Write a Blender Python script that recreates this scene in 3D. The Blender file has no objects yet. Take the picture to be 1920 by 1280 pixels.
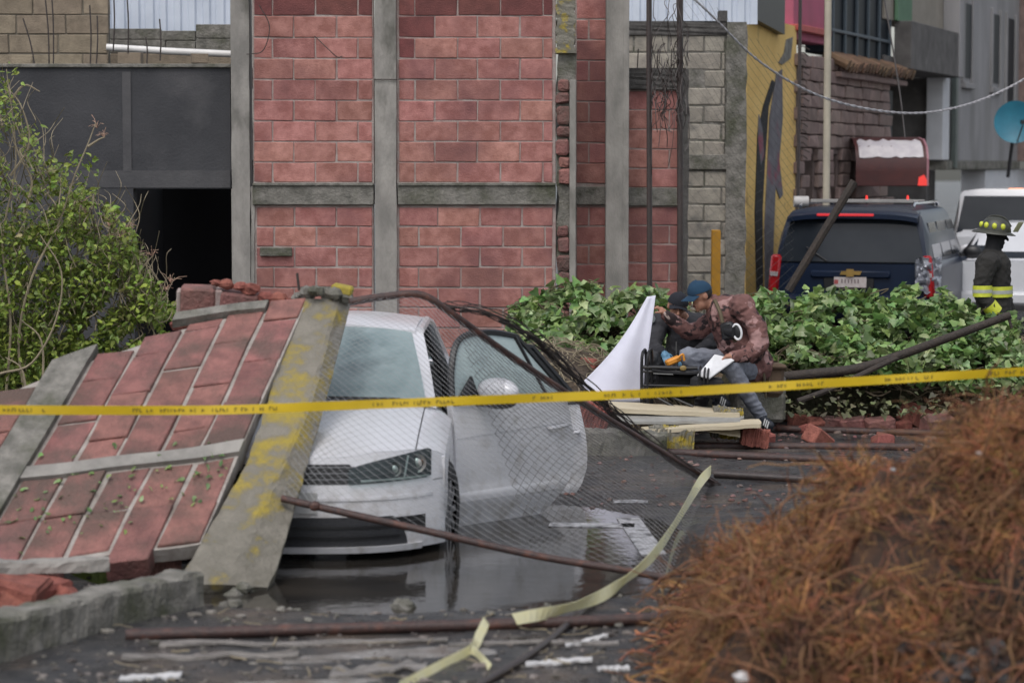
import bpy, bmesh, math, random
import numpy as np
from mathutils import Vector, Matrix, Euler, noise as mnoise
random.seed(7); NP = np.random.default_rng(7)
sc = bpy.context.scene; C = sc.collection
R = math.radians
# ---------------------------------------------------------------- camera, sky, sun, exposure
F = 4600.0; HC = 2.30; PITCH = math.atan(335.0 / F)
cam = bpy.data.cameras.new('camera'); camo = bpy.data.objects.new('camera', cam); C.objects.link(camo)
cam.lens = 36.0 * F / 1920; cam.sensor_width = 36; cam.clip_end = 600; cam.clip_start = 0.5
camo.location = (0, 0, HC); camo.rotation_euler = (math.pi / 2 - PITCH, 0, 0)
cam.dof.use_dof = True; cam.dof.focus_distance = 20.5; cam.dof.aperture_fstop = 2.3
sc.camera = camo
w = bpy.data.worlds.new('World'); sc.world = w; w.use_nodes = True
nt = w.node_tree; nt.nodes.clear()
sky = nt.nodes.new('ShaderNodeTexSky'); sky.sky_type = 'NISHITA'; sky.sun_disc = False
SUN_EL, SUN_AZ = R(58), R(200)
sky.sun_elevation = SUN_EL; sky.sun_rotation = SUN_AZ; sky.dust_density = 3.0; sky.air_density = 1.2
hs = nt.nodes.new('ShaderNodeHueSaturation'); hs.inputs['Saturation'].default_value = 0.38
bg = nt.nodes.new('ShaderNodeBackground'); bg.inputs['Strength'].default_value = 0.122
wo = nt.nodes.new('ShaderNodeOutputWorld')
nt.links.new(sky.outputs[0], hs.inputs['Color']); nt.links.new(hs.outputs[0], bg.inputs[0]); nt.links.new(bg.outputs[0], wo.inputs[0])
sl = bpy.data.lights.new('sun', 'SUN'); sl.energy = 0.55; sl.angle = R(25); sl.color = (1, .96, .92)
so = bpy.data.objects.new('sun', sl); C.objects.link(so); so.location = (0, 0, 30)
sd = Vector((math.sin(SUN_AZ) * math.cos(SUN_EL), math.cos(SUN_AZ) * math.cos(SUN_EL), math.sin(SUN_EL)))
so.rotation_euler = sd.to_track_quat('Z', 'Y').to_euler()
sc.view_settings.view_transform = 'Standard'; sc.view_settings.look = 'None'
sc.view_settings.exposure = 0.58; sc.view_settings.gamma = 1.0

# ---------------------------------------------------------------- helpers
_f = Vector((0, math.cos(PITCH), -math.sin(PITCH))); _u = Vector((0, math.sin(PITCH), math.cos(PITCH))); _r = Vector((1, 0, 0))
def V(px, py, Y):
    d = _f * F + _r * (px - 960) + _u * (640 - py); t = Y / d.y
    return Vector((0, 0, HC)) + d * t
def G(px, py, z=0.0):
    d = _f * F + _r * (px - 960) + _u * (640 - py); t = (z - HC) / d.z
    return Vector((0, 0, HC)) + d * t

_mats = {}
def mat(name, c, c2=None, scale=6.0, rough=.7, bump=.15, bscale=60.0, rnd=0.0, metal=0.0, coat=0.0, spec=.5, c3=None, s3=2.0, t3=.58, stretch=None, detail=6, island=0.0, emit=None, estr=0, rough2=None, contrast=(.35, .65), trans=0.0, w3=.06, zband=None):
    if name in _mats: return _mats[name]
    m = bpy.data.materials.new(name); m.use_nodes = True; n = m.node_tree; L = n.links
    b = n.nodes['Principled BSDF']; b.inputs['Roughness'].default_value = rough; b.inputs['Metallic'].default_value = metal
    b.inputs['Coat Weight'].default_value = coat; b.inputs['Specular IOR Level'].default_value = spec; b.inputs['Coat Roughness'].default_value = .12
    if c2 is None: c2 = tuple(x * .8 for x in c)
    g = n.nodes.new('ShaderNodeNewGeometry'); vec = g.outputs['Position']
    if stretch:
        mp = n.nodes.new('ShaderNodeMapping'); mp.inputs['Scale'].default_value = stretch; L.new(vec, mp.inputs['Vector']); vec = mp.outputs[0]
    def nz(s, det=detail, ro=.6):
        t = n.nodes.new('ShaderNodeTexNoise'); t.inputs['Scale'].default_value = s; t.inputs['Detail'].default_value = det; t.inputs['Roughness'].default_value = ro
        L.new(vec, t.inputs['Vector']); return t.outputs['Fac']
    def rmp(src, a, z):
        t = n.nodes.new('ShaderNodeMapRange'); t.inputs['From Min'].default_value = a; t.inputs['From Max'].default_value = z; L.new(src, t.inputs['Value']); return t.outputs[0]
    def mix(fac, a, bb, mode='MIX'):
        t = n.nodes.new('ShaderNodeMix'); t.data_type = 'RGBA'; t.blend_type = mode
        for s, v in ((t.inputs['Factor'], fac), (t.inputs[6], a), (t.inputs[7], bb)):
            if isinstance(v, (int, float)): s.default_value = v
            elif isinstance(v, tuple): s.default_value = v + (1,) if len(v) == 3 else v
            else: L.new(v, s)
        return t.outputs[2]
    n1 = nz(scale); col = mix(rmp(n1, *contrast), tuple(c), tuple(c2))
    if c3 is not None:
        src = nz(s3, 5)
        if zband:                                                   # paint that survives mostly within a band of heights
            sx = n.nodes.new('ShaderNodeSeparateXYZ'); L.new(g.outputs['Position'], sx.inputs[0])
            q1 = n.nodes.new('ShaderNodeMath'); q1.operation = 'SUBTRACT'; L.new(sx.outputs[2], q1.inputs[0]); q1.inputs[1].default_value = zband[0]
            q2 = n.nodes.new('ShaderNodeMath'); q2.operation = 'ABSOLUTE'; L.new(q1.outputs[0], q2.inputs[0])
            q3 = n.nodes.new('ShaderNodeMath'); q3.operation = 'MULTIPLY_ADD'; L.new(q2.outputs[0], q3.inputs[0]); q3.inputs[1].default_value = -zband[1]; q3.inputs[2].default_value = zband[2]
            q4 = n.nodes.new('ShaderNodeMath'); q4.operation = 'ADD'; L.new(q3.outputs[0], q4.inputs[0]); L.new(src, q4.inputs[1]); src = q4.outputs[0]
        col = mix(rmp(src, t3 - w3, t3 + w3), col, tuple(c3))
    if rnd or island:
        if rnd: oi = n.nodes.new('ShaderNodeObjectInfo').outputs['Random']; k = rnd
        else: oi = g.outputs['Random Per Island']; k = island
        t = n.nodes.new('ShaderNodeMapRange'); t.inputs['To Min'].default_value = 1 - k; t.inputs['To Max'].default_value = 1 + k; L.new(oi, t.inputs['Value'])
        h = n.nodes.new('ShaderNodeHueSaturation'); L.new(t.outputs[0], h.inputs['Value']); L.new(col, h.inputs['Color'])
        t2 = n.nodes.new('ShaderNodeMath'); t2.operation = 'MULTIPLY_ADD'; L.new(oi, t2.inputs[0]); t2.inputs[1].default_value = 7.3; t2.inputs[2].default_value = 0
        t3_ = n.nodes.new('ShaderNodeMath'); t3_.operation = 'FRACT'; L.new(t2.outputs[0], t3_.inputs[0])
        t4 = n.nodes.new('ShaderNodeMapRange'); t4.inputs['To Min'].default_value = .5 - k * .05; t4.inputs['To Max'].default_value = .5 + k * .05; L.new(t3_.outputs[0], t4.inputs['Value']); L.new(t4.outputs[0], h.inputs['Hue'])
        col = h.outputs[0]
    L.new(col, b.inputs['Base Color'])
    if rough2 is not None:
        t = n.nodes.new('ShaderNodeMapRange'); t.inputs['From Min'].default_value = .4; t.inputs['From Max'].default_value = .6
        t.inputs['To Min'].default_value = rough; t.inputs['To Max'].default_value = rough2; L.new(nz(scale * .6), t.inputs['Value']); L.new(t.outputs[0], b.inputs['Roughness'])
    if bump:
        bp = n.nodes.new('ShaderNodeBump'); bp.inputs['Strength'].default_value = bump; bp.inputs['Distance'].default_value = .02; L.new(nz(bscale, 4), bp.inputs['Height']); L.new(bp.outputs[0], b.inputs['Normal'])
    if emit: b.inputs['Emission Color'].default_value = tuple(emit) + (1,); b.inputs['Emission Strength'].default_value = estr
    if trans:
        tr = n.nodes.new('ShaderNodeBsdfTranslucent'); L.new(col, tr.inputs[0]); ms = n.nodes.new('ShaderNodeMixShader'); ms.inputs[0].default_value = trans
        out = n.nodes['Material Output']; L.new(b.outputs[0], ms.inputs[1]); L.new(tr.outputs[0], ms.inputs[2]); L.new(ms.outputs[0], out.inputs[0])
    _mats[name] = m; return m
def glass(name, tint=(.02, .03, .03), rough=.03, alpha=.5):
    m = bpy.data.materials.new(name); m.use_nodes = True; n = m.node_tree; L = n.links; n.nodes.remove(n.nodes['Principled BSDF'])
    tr = n.nodes.new('ShaderNodeBsdfTransparent'); tr.inputs[0].default_value = (.75, .85, .85, 1)
    p = n.nodes.new('ShaderNodeBsdfPrincipled'); p.inputs['Base Color'].default_value = tint + (1,); p.inputs['Roughness'].default_value = rough; p.inputs['IOR'].default_value = 1.6
    ms = n.nodes.new('ShaderNodeMixShader'); ms.inputs[0].default_value = alpha
    L.new(tr.outputs[0], ms.inputs[1]); L.new(p.outputs[0], ms.inputs[2]); L.new(ms.outputs[0], n.nodes['Material Output'].inputs[0]); return m

class MB:
    def __init__(s): s.v = []; s.f = []; s.m = []; s.cur = 0
    def add(s, vs, fs):
        o = len(s.v); s.v += [tuple(x) for x in vs]; s.f += [tuple(i + o for i in f) for f in fs]; s.m += [s.cur] * len(fs); return s
    def box(s, c, d, rot=None, bev=0.0):
        c = Vector(c); h = Vector(d) * .5; M = (rot.to_matrix() if isinstance(rot, Euler) else rot) if rot is not None else Matrix.Identity(3)
        if not bev:
            vs = [c + M @ Vector((x * h.x, y * h.y, z * h.z)) for x in (-1, 1) for y in (-1, 1) for z in (-1, 1)]
            return s.add(vs, [(0, 1, 3, 2), (4, 6, 7, 5), (0, 4, 5, 1), (2, 3, 7, 6), (0, 2, 6, 4), (1, 5, 7, 3)])
        vs = []; b = min(bev, h.x * .9, h.y * .9, h.z * .9)
        idx = {}
        for x in (-1, 1):
            for y in (-1, 1):
                for z in (-1, 1):
                    for a in range(3):
                        p = [x * (h.x - (b if a != 0 else 0)), y * (h.y - (b if a != 1 else 0)), z * (h.z - (b if a != 2 else 0))]
                        idx[(x, y, z, a)] = len(vs); vs.append(c + M @ Vector(p))
        fs = []; q = [(-1, -1), (-1, 1), (1, 1), (1, -1)]
        for sg in (-1, 1):
            o = q if sg > 0 else q[::-1]
            fs.append([idx[(sg, a, b_, 0)] for a, b_ in o][::-1]); fs.append([idx[(a, sg, b_, 1)] for a, b_ in o]); fs.append([idx[(a, b_, sg, 2)] for a, b_ in o][::-1])
        for a in (-1, 1):
            for b_ in (-1, 1):
                fs.append([idx[(a, b_, -1, 0)], idx[(a, b_, 1, 0)], idx[(a, b_, 1, 1)], idx[(a, b_, -1, 1)]])
                fs.append([idx[(a, -1, b_, 0)], idx[(a, 1, b_, 0)], idx[(a, 1, b_, 2)], idx[(a, -1, b_, 2)]])
                fs.append([idx[(-1, a, b_, 1)], idx[(1, a, b_, 1)], idx[(1, a, b_, 2)], idx[(-1, a, b_, 2)]])
                for z in (-1, 1): fs.append([idx[(a, b_, z, 0)], idx[(a, b_, z, 1)], idx[(a, b_, z, 2)]])
        return s.add(vs, fs)
    def tube(s, pts, r, n=8, cap=True):
        pts = [Vector(p) for p in pts]; k = len(pts); rr = r if isinstance(r, (list, tuple)) else [r] * k
        vs = []; pr = None
        for i, p in enumerate(pts):
            t = (pts[min(i + 1, k - 1)] - pts[max(i - 1, 0)]).normalized()
            if pr is None: pr = t.orthogonal().normalized()
            pr = (pr - t * pr.dot(t)); pr = pr.normalized() if pr.length > 1e-6 else t.orthogonal().normalized(); bn = t.cross(pr)
            for j in range(n):
                a = 2 * math.pi * j / n; vs.append(p + (pr * math.cos(a) + bn * math.sin(a)) * rr[i])
        fs = [(i * n + j, i * n + (j + 1) % n, (i + 1) * n + (j + 1) % n, (i + 1) * n + j) for i in range(k - 1) for j in range(n)]
        if cap: fs += [tuple(range(n))[::-1], tuple((k - 1) * n + j for j in range(n))]
        return s.add(vs, fs)
    def grid(s, fn, nu, nv, closeu=False):
        vs = [fn(i / nu, j / nv) for i in range(nu + 1) for j in range(nv + 1)]
        fs = [(i * (nv + 1) + j, (i + 1) * (nv + 1) + j, (i + 1) * (nv + 1) + j + 1, i * (nv + 1) + j + 1) for i in range(nu) for j in range(nv)]
        return s.add(vs, fs)
    def slab(s, fn, nu, nv, off):
        """grid surface with thickness: off is a Vector"""
        o = Vector(off); N = (nu + 1) * (nv + 1); I = lambda i, j: i * (nv + 1) + j
        top = [Vector(fn(i / nu, j / nv)) for i in range(nu + 1) for j in range(nv + 1)]
        vs = top + [p + o for p in top]
        fs = [(I(i, j), I(i + 1, j), I(i + 1, j + 1), I(i, j + 1)) for i in range(nu) for j in range(nv)]
        fs += [tuple(a + N for a in f[::-1]) for f in fs]
        for i in range(nu): fs += [(I(i + 1, 0), I(i, 0), I(i, 0) + N, I(i + 1, 0) + N), (I(i, nv), I(i + 1, nv), I(i + 1, nv) + N, I(i, nv) + N)]
        for j in range(nv): fs += [(I(0, j), I(0, j + 1), I(0, j + 1) + N, I(0, j) + N), (I(nu, j + 1), I(nu, j), I(nu, j) + N, I(nu, j + 1) + N)]
        return s.add(vs, fs)
    def prism(s, poly, off):
        p = [Vector(q) for q in poly]; o = Vector(off); n = len(p)
        return s.add(p + [q + o for q in p], [tuple(range(n))[::-1], tuple(range(n, 2 * n))] + [(i, (i + 1) % n, (i + 1) % n + n, i + n) for i in range(n)])
    def ball(s, c, r, n=10, M=None, jit=0.0, seed=0):
        c = Vector(c); r = Vector((r, r, r)) if isinstance(r, (int, float)) else Vector(r); M = M or Matrix.Identity(3); vs = []; m = n // 2 + 1
        for i in range(m + 1):
            a = math.pi * i / m
            for j in range(n):
                b = 2 * math.pi * j / n; q = Vector((math.sin(a) * math.cos(b), math.sin(a) * math.sin(b), math.cos(a)))
                k = 1 + jit * mnoise.noise(q * 1.7 + Vector((seed * 3.1, seed, 0))) if jit else 1
                vs.append(c + M @ Vector((q.x * r.x, q.y * r.y, q.z * r.z)) * k)
        return s.add(vs, [(i * n + j, (i + 1) * n + j, (i + 1) * n + (j + 1) % n, i * n + (j + 1) % n) for i in range(m) for j in range(n)])
    def build(s, name, m, parent=None, smooth=False, world=True):
        me = bpy.data.meshes.new(name); me.from_pydata(s.v, [], s.f); me.validate(clean_customdata=False)
        for x in (m if isinstance(m, (list, tuple)) else [m]): me.materials.append(x)
        if isinstance(m, (list, tuple)) and len(s.m) == len(me.polygons): me.polygons.foreach_set('material_index', s.m)
        bm = bmesh.new(); bm.from_mesh(me); bmesh.ops.recalc_face_normals(bm, faces=bm.faces); bm.to_mesh(me); bm.free()
        if smooth:
            me.polygons.foreach_set('use_smooth', [True] * len(me.polygons))
            try: me.set_sharp_from_angle(angle=R(40 if smooth is True else smooth))
            except Exception: pass
        o = bpy.data.objects.new(name, me); C.objects.link(o); par(o, parent, world); return o
def par(o, parent, world=True):
    if parent is None: return o
    o.parent = parent
    if world:
        M = Matrix.Identity(4); chain = []; p = parent
        while p is not None: chain.append(p); p = p.parent
        for p in reversed(chain): M = M @ p.matrix_parent_inverse @ Matrix.LocRotScale(p.location, p.rotation_euler, p.scale)
        o.matrix_parent_inverse = M.inverted()
    return o
def tag(o, label, cat, group=None):
    o['label'] = label; o['category'] = cat
    if group: o['group'] = group
    return o
def thing(name, label, cat, loc=(0, 0, 0), rz=0, group=None):
    o = bpy.data.objects.new(name, None); C.objects.link(o); o.empty_display_size = .2; o.location = loc; o.rotation_euler = (0, 0, rz); return tag(o, label, cat, group)
def kind(o, k): o['kind'] = k; return o
def inst(name, me, loc, rot, scl, parent, m=None):
    o = bpy.data.objects.new(name, me); C.objects.link(o); o.location = loc; o.rotation_euler = rot; o.scale = scl; par(o, parent); return o
def lerp(a, b, t): return a + (b - a) * t
def spl(pts, n=8):
    """Catmull-Rom through points"""
    P = [Vector(p) for p in pts]; P = [P[0] * 2 - P[1]] + P + [P[-1] * 2 - P[-2]]; out = []
    for i in range(1, len(P) - 2):
        a, b, c, d = P[i - 1:i + 3]
        for k in range(n):
            t = k / n; out.append(.5 * ((2 * b) + (c - a) * t + (2 * a - 5 * b + 4 * c - d) * t * t + (3 * b - a - 3 * c + d) * t ** 3))
    return out + [P[-2]]
def fbm(x, y, s=1.0, o=4):
    return mnoise.fractal(Vector((x * s, y * s, 3.7)), 1.0, 2.0, o)

# ---------------------------------------------------------------- materials
M_asph = mat('wet_asphalt', (.020, .020, .023), (.068, .064, .062), 6, .12, .9, 90, rough2=.55, c3=(.11, .085, .068), s3=1.6, t3=.585, w3=.07)
M_conc = mat('concrete', (.33, .31, .285), (.20, .19, .175), 5, .85, .35, 50, c3=(.12, .115, .10), s3=2.2, t3=.63, stretch=(1, 1, .45), rnd=.06)
M_concd = mat('weathered_concrete', (.25, .235, .21), (.12, .115, .10), 9, .85, .8, 40, c3=(.075, .078, .05), s3=3, t3=.57, w3=.1)
M_concy = mat('concrete_with_old_yellow_paint', (.22, .205, .17), (.12, .115, .09), 7, .8, .6, 45, c3=(.40, .30, .03), s3=7, t3=.56, w3=.06)
M_concz = mat('beam_with_old_yellow_paint', (.23, .21, .175), (.13, .12, .095), 6, .8, .7, 40, c3=(.34, .26, .045), s3=6, t3=.56, w3=.09, zband=(.90, .24, .08))
M_brick = mat('red_block', (.46, .218, .190), (.30, .125, .105), 8, .9, .4, 60, rnd=.14, c3=(.22, .095, .09), s3=1.5, t3=.575, w3=.11, contrast=(.36, .62))
M_brickf = mat('red_block_fallen', (.31, .135, .118), (.185, .082, .074), 9, .75, .9, 40, rnd=.12, c3=(.115, .072, .060), s3=2.4, t3=.53, w3=.09)
M_brickd = mat('damp_red_block', (.20, .068, .062), (.14, .048, .045), 9, .85, .5, 70, rnd=.12)
M_brickb = mat('broken_red_block', (.33, .11, .085), (.19, .060, .048), 14, .9, .8, 60, rnd=.12)
M_mortar = mat('mortar', (.40, .355, .33), (.30, .205, .19), 7, .9, .5, 90)
M_mortarf = mat('dirty_mortar', (.42, .385, .355), (.27, .235, .21), 9, .9, .6, 70)
M_dark = mat('dark_plaster', (.030, .031, .036), (.062, .062, .068), 1.6, .85, .35, 40, c3=(.095, .092, .096), s3=1.1, t3=.64, w3=.12, contrast=(.25, .75))
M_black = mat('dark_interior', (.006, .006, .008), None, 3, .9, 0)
M_sand = mat('sandy_block', (.30, .245, .18), (.21, .17, .125), 10, .9, .5, 70, rnd=.16)
M_sandm = mat('sandy_mortar', (.17, .15, .12), None, 12, .9, .4, 70)
M_pale = mat('pale_block', (.37, .335, .28), (.24, .22, .19), 7, .9, .5, 60, rnd=.12, c3=(.13, .125, .115), s3=1.7, t3=.58)
M_zinc = mat('corrugated_zinc', (.62, .67, .76), (.52, .57, .66), 2, .5, .02, 20, metal=.0)
M_grey = mat('grey_render', (.32, .31, .315), (.25, .245, .25), 2, .85, .15, 40, c3=(.2, .195, .19), s3=1.1, t3=.6, stretch=(1, 1, .3), w3=.12)
M_white = mat('white_render', (.66, .66, .68), (.56, .56, .58), 2, .8, .1, 40)
M_rust = mat('rusty_pipe', (.070, .036, .030), (.040, .025, .024), 20, .42, .4, 90, c3=(.12, .05, .035), s3=9, t3=.6)
M_dpipe = mat('dark_wet_pipe', (.036, .028, .028), (.055, .040, .036), 20, .35, .3, 90)
M_wood = mat('dark_wood', (.052, .038, .030), (.030, .024, .021), 25, .7, .6, 60)
M_steel = mat('rebar_steel', (.05, .038, .034), None, 30, .6, .2, 90)
M_wire = mat('galvanised_wire', (.16, .15, .15), None, 30, .5, 0, metal=.2)
M_rubber = mat('tyre_rubber', (.018, .018, .02), None, 20, .6, .2, 80)
M_blackp = mat('black_plastic', (.014, .014, .016), None, 20, .4, .1, 80)
M_chrome = mat('chrome', (.6, .6, .62), None, 20, .15, 0, metal=1)
M_paint = mat('white_car_paint', (.72, .72, .76), (.64, .64, .67), 1.5, .32, .03, 25, coat=.5, c3=(.36, .335, .31), s3=7, t3=.66, w3=.14, zband=(.0, .20, .08))
# ---------------------------------------------------------------- ground, water
def road_h(x, y):
    n = fbm(x, y, .55) * .030 + fbm(x + 9, y - 4, 2.3, 3) * .010
    m = max(0, 1 - (((x + .75) / 2.0) ** 2 + ((y - 14.6) / 2.3) ** 2)); m = min(1, m * 2.2)
    near = max(0, min(1, (12.0 - y) / 1.5)) * .014
    far = 0
    return .022 + n + far - near - .16 * m
def axis(segs):
    out = []
    for a, b, st in segs:
        n = max(1, int(round((b - a) / st))); out += [a + (b - a) * i / n for i in range(n)]
    return out + [segs[-1][1]]
xs = axis([(-60, -8, 6), (-8, -4.5, .5), (-4.5, 5, .07), (5, 12, .5), (12, 60, 6)])
ys = axis([(1, 9, 1), (9, 19, .07), (19, 26, .2), (26, 60, 2), (60, 300, 30)])
g = MB(); ny = len(ys)
g.v = [(x, y, road_h(x, y) if -7 < x < 10 and 8 < y < 40 else .03) for x in xs for y in ys]
g.f = [(i * ny + j, (i + 1) * ny + j, (i + 1) * ny + j + 1, i * ny + j + 1) for i in range(len(xs) - 1) for j in range(ny - 1)]; g.m = [0] * len(g.f)
kind(g.build('road', M_asph, smooth=180), 'structure')
M_water = mat('standing_water', (.022, .020, .018), (.040, .034, .028), 2.2, .035, .10, 7, spec=.6)
wt = MB(); wt.grid(lambda u, v: (-6 + 12 * u, 9 + 10.5 * v, 0.0), 12, 12); kind(wt.build('water', M_water), 'structure')
# worn white road paint
M_line = mat('worn_road_paint', (.55, .55, .58), (.35, .35, .37), 18, .4, .3, 90, c3=(.08, .08, .085), s3=9, t3=.56)
def strip(a, b, wd, nm, lab):
    t = (b - a); t.z = 0; t.normalize(); s = Vector((t.y, -t.x, 0)) * wd * .5; mb = MB(); n = 24
    mb.slab(lambda u, v: (lambda p: (p.x, p.y, max(road_h(p.x, p.y), 0.0) + .006))(a.lerp(b, u) + s * (v * 2 - 1)), n, 3, (0, 0, -.004))
    return kind(mb.build(nm, M_line), 'structure')
strip(G(1030, 984), G(1190, 986), .16, 'road_marking', '')
strip(G(1178, 972), G(1226, 1040), .15, 'road_marking', '')
strip(G(1150, 945), G(1215, 945), .10, 'road_marking', '')

# ---------------------------------------------------------------- shared brick meshes
def brick_meshes(nm, mm, L=.40, D=.12, H=.20, n=7, jit=.004, bev=.006):
    out = []
    for k in range(n):
        mb = MB(); mb.box((0, 0, 0), (L, D, H), None, bev); random.seed(k * 31 + 5)
        vs = [Vector(v) for v in mb.v]; J = {}
        def j(v):
            key = (v.x > 0, v.y > 0, v.z > 0)
            if key not in J: J[key] = Vector([random.uniform(-jit, jit) for _ in range(3)])
            return v + J[key] + Vector([random.uniform(-jit, jit) * .4 for _ in range(3)])
        me = bpy.data.meshes.new(nm); me.from_pydata([j(v) for v in vs], [], mb.f); me.materials.append(mm)
        bm = bmesh.new(); bm.from_mesh(me); bmesh.ops.recalc_face_normals(bm, faces=bm.faces); bm.to_mesh(me); bm.free(); out.append(me)
    return out
BR = brick_meshes('brick', M_brick); BD = brick_meshes('brick', M_brickd); BS = brick_meshes('block', M_sand); BP = brick_meshes('block', M_pale, jit=.007, bev=.012)
def course_wall(parent, x0, x1, rows, Y, meshes, pitch, offs, name='brick', mj=3.0, D=.12, proud=0.0, skip=()):
    """bricks at px limits x0..x1 on the vertical plane at depth Y; rows = [(ytop, ybottom)]; offs = joint px for even and odd rows"""
    rs = random.Random(int(x0 + Y * 10))
    for ri, (ya, yb) in enumerate(rows):
        o = offs[ri % len(offs)]; k = math.floor((x0 - o) / pitch); a = x0
        while a < x1 - 6:
            b = min(x1, o + (k + 1) * pitch)
            if b - a > 5 and (ri, k) not in skip:
                p = V((a + b) / 2, (ya + yb) / 2, Y); sx = (b - a - mj) / F * Y; sz = (yb - ya - mj) / F * Y
                me = rs.choice(meshes)
                if meshes is BR and Y == WY and (yb < 31 or (yb < 160 and (665 < (a + b) / 2 < 800) and rs.random() < .75)): me = rs.choice(BD)
                inst(name, me, (p.x, Y + D / 2 - proud + rs.uniform(-.004, .004), p.z), (rs.uniform(-.006, .006), rs.uniform(-.006, .006), rs.uniform(-.006, .006)), (sx / .40, 1, sz / .20), parent)
            a = b; k += 1
def wallbox(name, x0, x1, y0, y1, Y, depth, m, parent, front=0.0):
    a = V(x0, y0, Y); b = V(x1, y1, Y); mb = MB(); mb.box(((a.x + b.x) / 2, Y + front + depth / 2, (a.z + b.z) / 2), (abs(b.x - a.x), depth, abs(a.z - b.z)), None, .006); return mb.build(name, m, parent)
def ragged_post(name, x0, x1, y0, y1, Y, depth, m, parent, front=0.0, jit=.012, seg=24):
    a = V(x0, y0, Y); b = V(x1, y1, Y); rs = random.Random(int(x0)); mb = MB(); rows = []
    for i in range(seg + 1):
        z = a.z + (b.z - a.z) * i / seg; q = lambda: rs.uniform(-jit, jit)
        rows.append([(a.x + q(), Y + front + q() * .5, z), (a.x * .5 + b.x * .5, Y + front + q() * .4, z), (b.x + q(), Y + front + q() * .5, z), (b.x + q(), Y + front + depth, z), (a.x + q(), Y + front + depth, z)])
    vs = [p for r_ in rows for p in r_]; fs = [(i * 5 + j, i * 5 + (j + 1) % 5, (i + 1) * 5 + (j + 1) % 5, (i + 1) * 5 + j) for i in range(seg) for j in range(5)] + [(0, 1, 2, 3, 4), tuple(seg * 5 + j for j in range(5))]
    return mb.add(vs, fs).build(name, m, parent)
WY = 24.2
# ---------------------------------------------------------------- red block house with concrete frame
H1 = thing('block_house', 'unfinished red block house with grey concrete posts and beam behind the white car', 'building', (-.4, WY, 0))
UP = [(-49, -10), (-10, 30), (30, 71), (71, 110), (110, 149.5), (149.5, 188.5), (188.5, 227.5), (227.5, 266), (266, 304.5), (304.5, 343)]
LO = [(388, 425), (425, 463), (463, 501), (501, 539), (539, 577), (577, 615), (615, 653), (653, 691), (691, 729), (729, 745)]
def mortar(x0, x1, y0, y1, Y=WY, par_=H1, m=M_mortar, rec=.009): return wallbox('mortar', x0, x1, y0, y1, Y, .10, m, par_, rec)
mortar(472, 702, -52, 346); mortar(742, 1042, -52, 346); mortar(476, 702, 384, 745); mortar(742, 1042, 384, 745)
course_wall(H1, 475, 699, UP, WY, BR, 80, (551, 511)); course_wall(H1, 747, 1037, UP, WY, BR, 80, (815, 778))
course_wall(H1, 480, 699, LO, WY, BR, 79, (552, 593)); course_wall(H1, 747, 1037, LO, WY, BR, 79, (821, 785))
ragged_post('post', 432, 472, -60, 745, WY, .3, M_conc, H1, -.03, .004); ragged_post('post', 470, 480, 350, 745, WY, .2, M_conc, H1, -.012, .006)
ragged_post('post', 702, 745, -60, 745, WY, .3, M_conc, H1, -.045, .004)
ragged_post('post', 1043, 1078, -60, 100, WY, .3, M_concy, H1, -.03, .014); ragged_post('post', 1045, 1078, 100, 745, WY, .25, M_concd, H1, .03, .02)
wallbox('post_edge', 1068, 1079, 150, 745, WY, .22, M_conc, H1, -.03)
for a, b in ((474, 701), (746, 1042)): wallbox('beam', a, b, 347, 384, WY, .24, M_concd, H1, -.035); wallbox('beam_ledge', a, b, 343, 348.5, WY, .2, M_concd, H1, -.055)
rs = random.Random(3); y = 150
while y < 600:                                                    # toothed broken blocks in the corner post
    h = rs.uniform(18, 34)
    if not 335 < y < 390:
        p = V(1057 + rs.uniform(-2, 2), y + h / 2, WY); mb = MB(); mb.box((p.x, WY + .03, p.z), (rs.uniform(.10, .135), .12, h / 190), Euler((rs.uniform(-.1, .1), rs.uniform(-.08, .08), 0)), .02)
        for k_ in range(len(mb.v)): v_ = Vector(mb.v[k_]); mb.v[k_] = tuple(v_ + Vector((.02, .02, .02)) * mnoise.noise(v_ * 30))
        mb.build('brick', M_brickf, H1)
    y += h + 4
wallbox('stub_block', 488, 548, 464, 480, WY, .07, M_concd, H1, -.05)
# loose wires hooked in the wall
mb = MB(); mb.tube(spl([V(486, 10, WY - .05), V(505, 50, WY - .07), V(493, 95, WY - .06), V(462, 102, WY - .06)]), .005, 5); mb.build('tie_wire', M_steel, H1)
mb = MB(); mb.tube(spl([V(590, 68, WY - .03), V(615, 92, WY - .05), V(632, 107, WY - .03), V(642, 106, WY - .03)]), .005, 5); mb.build('tie_wire', M_steel, H1)
mb = MB(); mb.tube([V(700, 149, WY - .06), V(758, 149, WY - .06)], .005, 5); mb.build('tie_wire', M_steel, H1)
# set-back bay, dark post, second wall
H2 = thing('block_wall', 'set back red block wall with two grey posts right of the house corner', 'wall', (1.2, WY + .9, 0))
Y2 = WY + .7
wallbox('mortar', 1078, 1140, -60, 720, Y2, .1, M_mortar, H2, .009)
course_wall(H2, 1080, 1137, [(-40 + i * 38.5, -40 + (i + 1) * 38.5) for i in range(10)], Y2, BR, 76, (1104, 1142)); course_wall(H2, 1080, 1137, [(388 + i * 36, 388 + (i + 1) * 36) for i in range(9)], Y2, BR, 76, (1104, 1142))
wallbox('beam', 1080, 1136, 350, 384, Y2, .2, M_concd, H2, -.03)
wallbox('post', 1135, 1166, -60, 735, Y2, .2, M_conc, H2, -.3); wallbox('post_face', 1166, 1175, -60, 735, Y2, .9, M_conc, H2, -.303)
Y3 = Y2 + .35
wallbox('mortar', 1174, 1284, 168, 720, Y3, .1, M_mortar, H2, .009)
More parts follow.
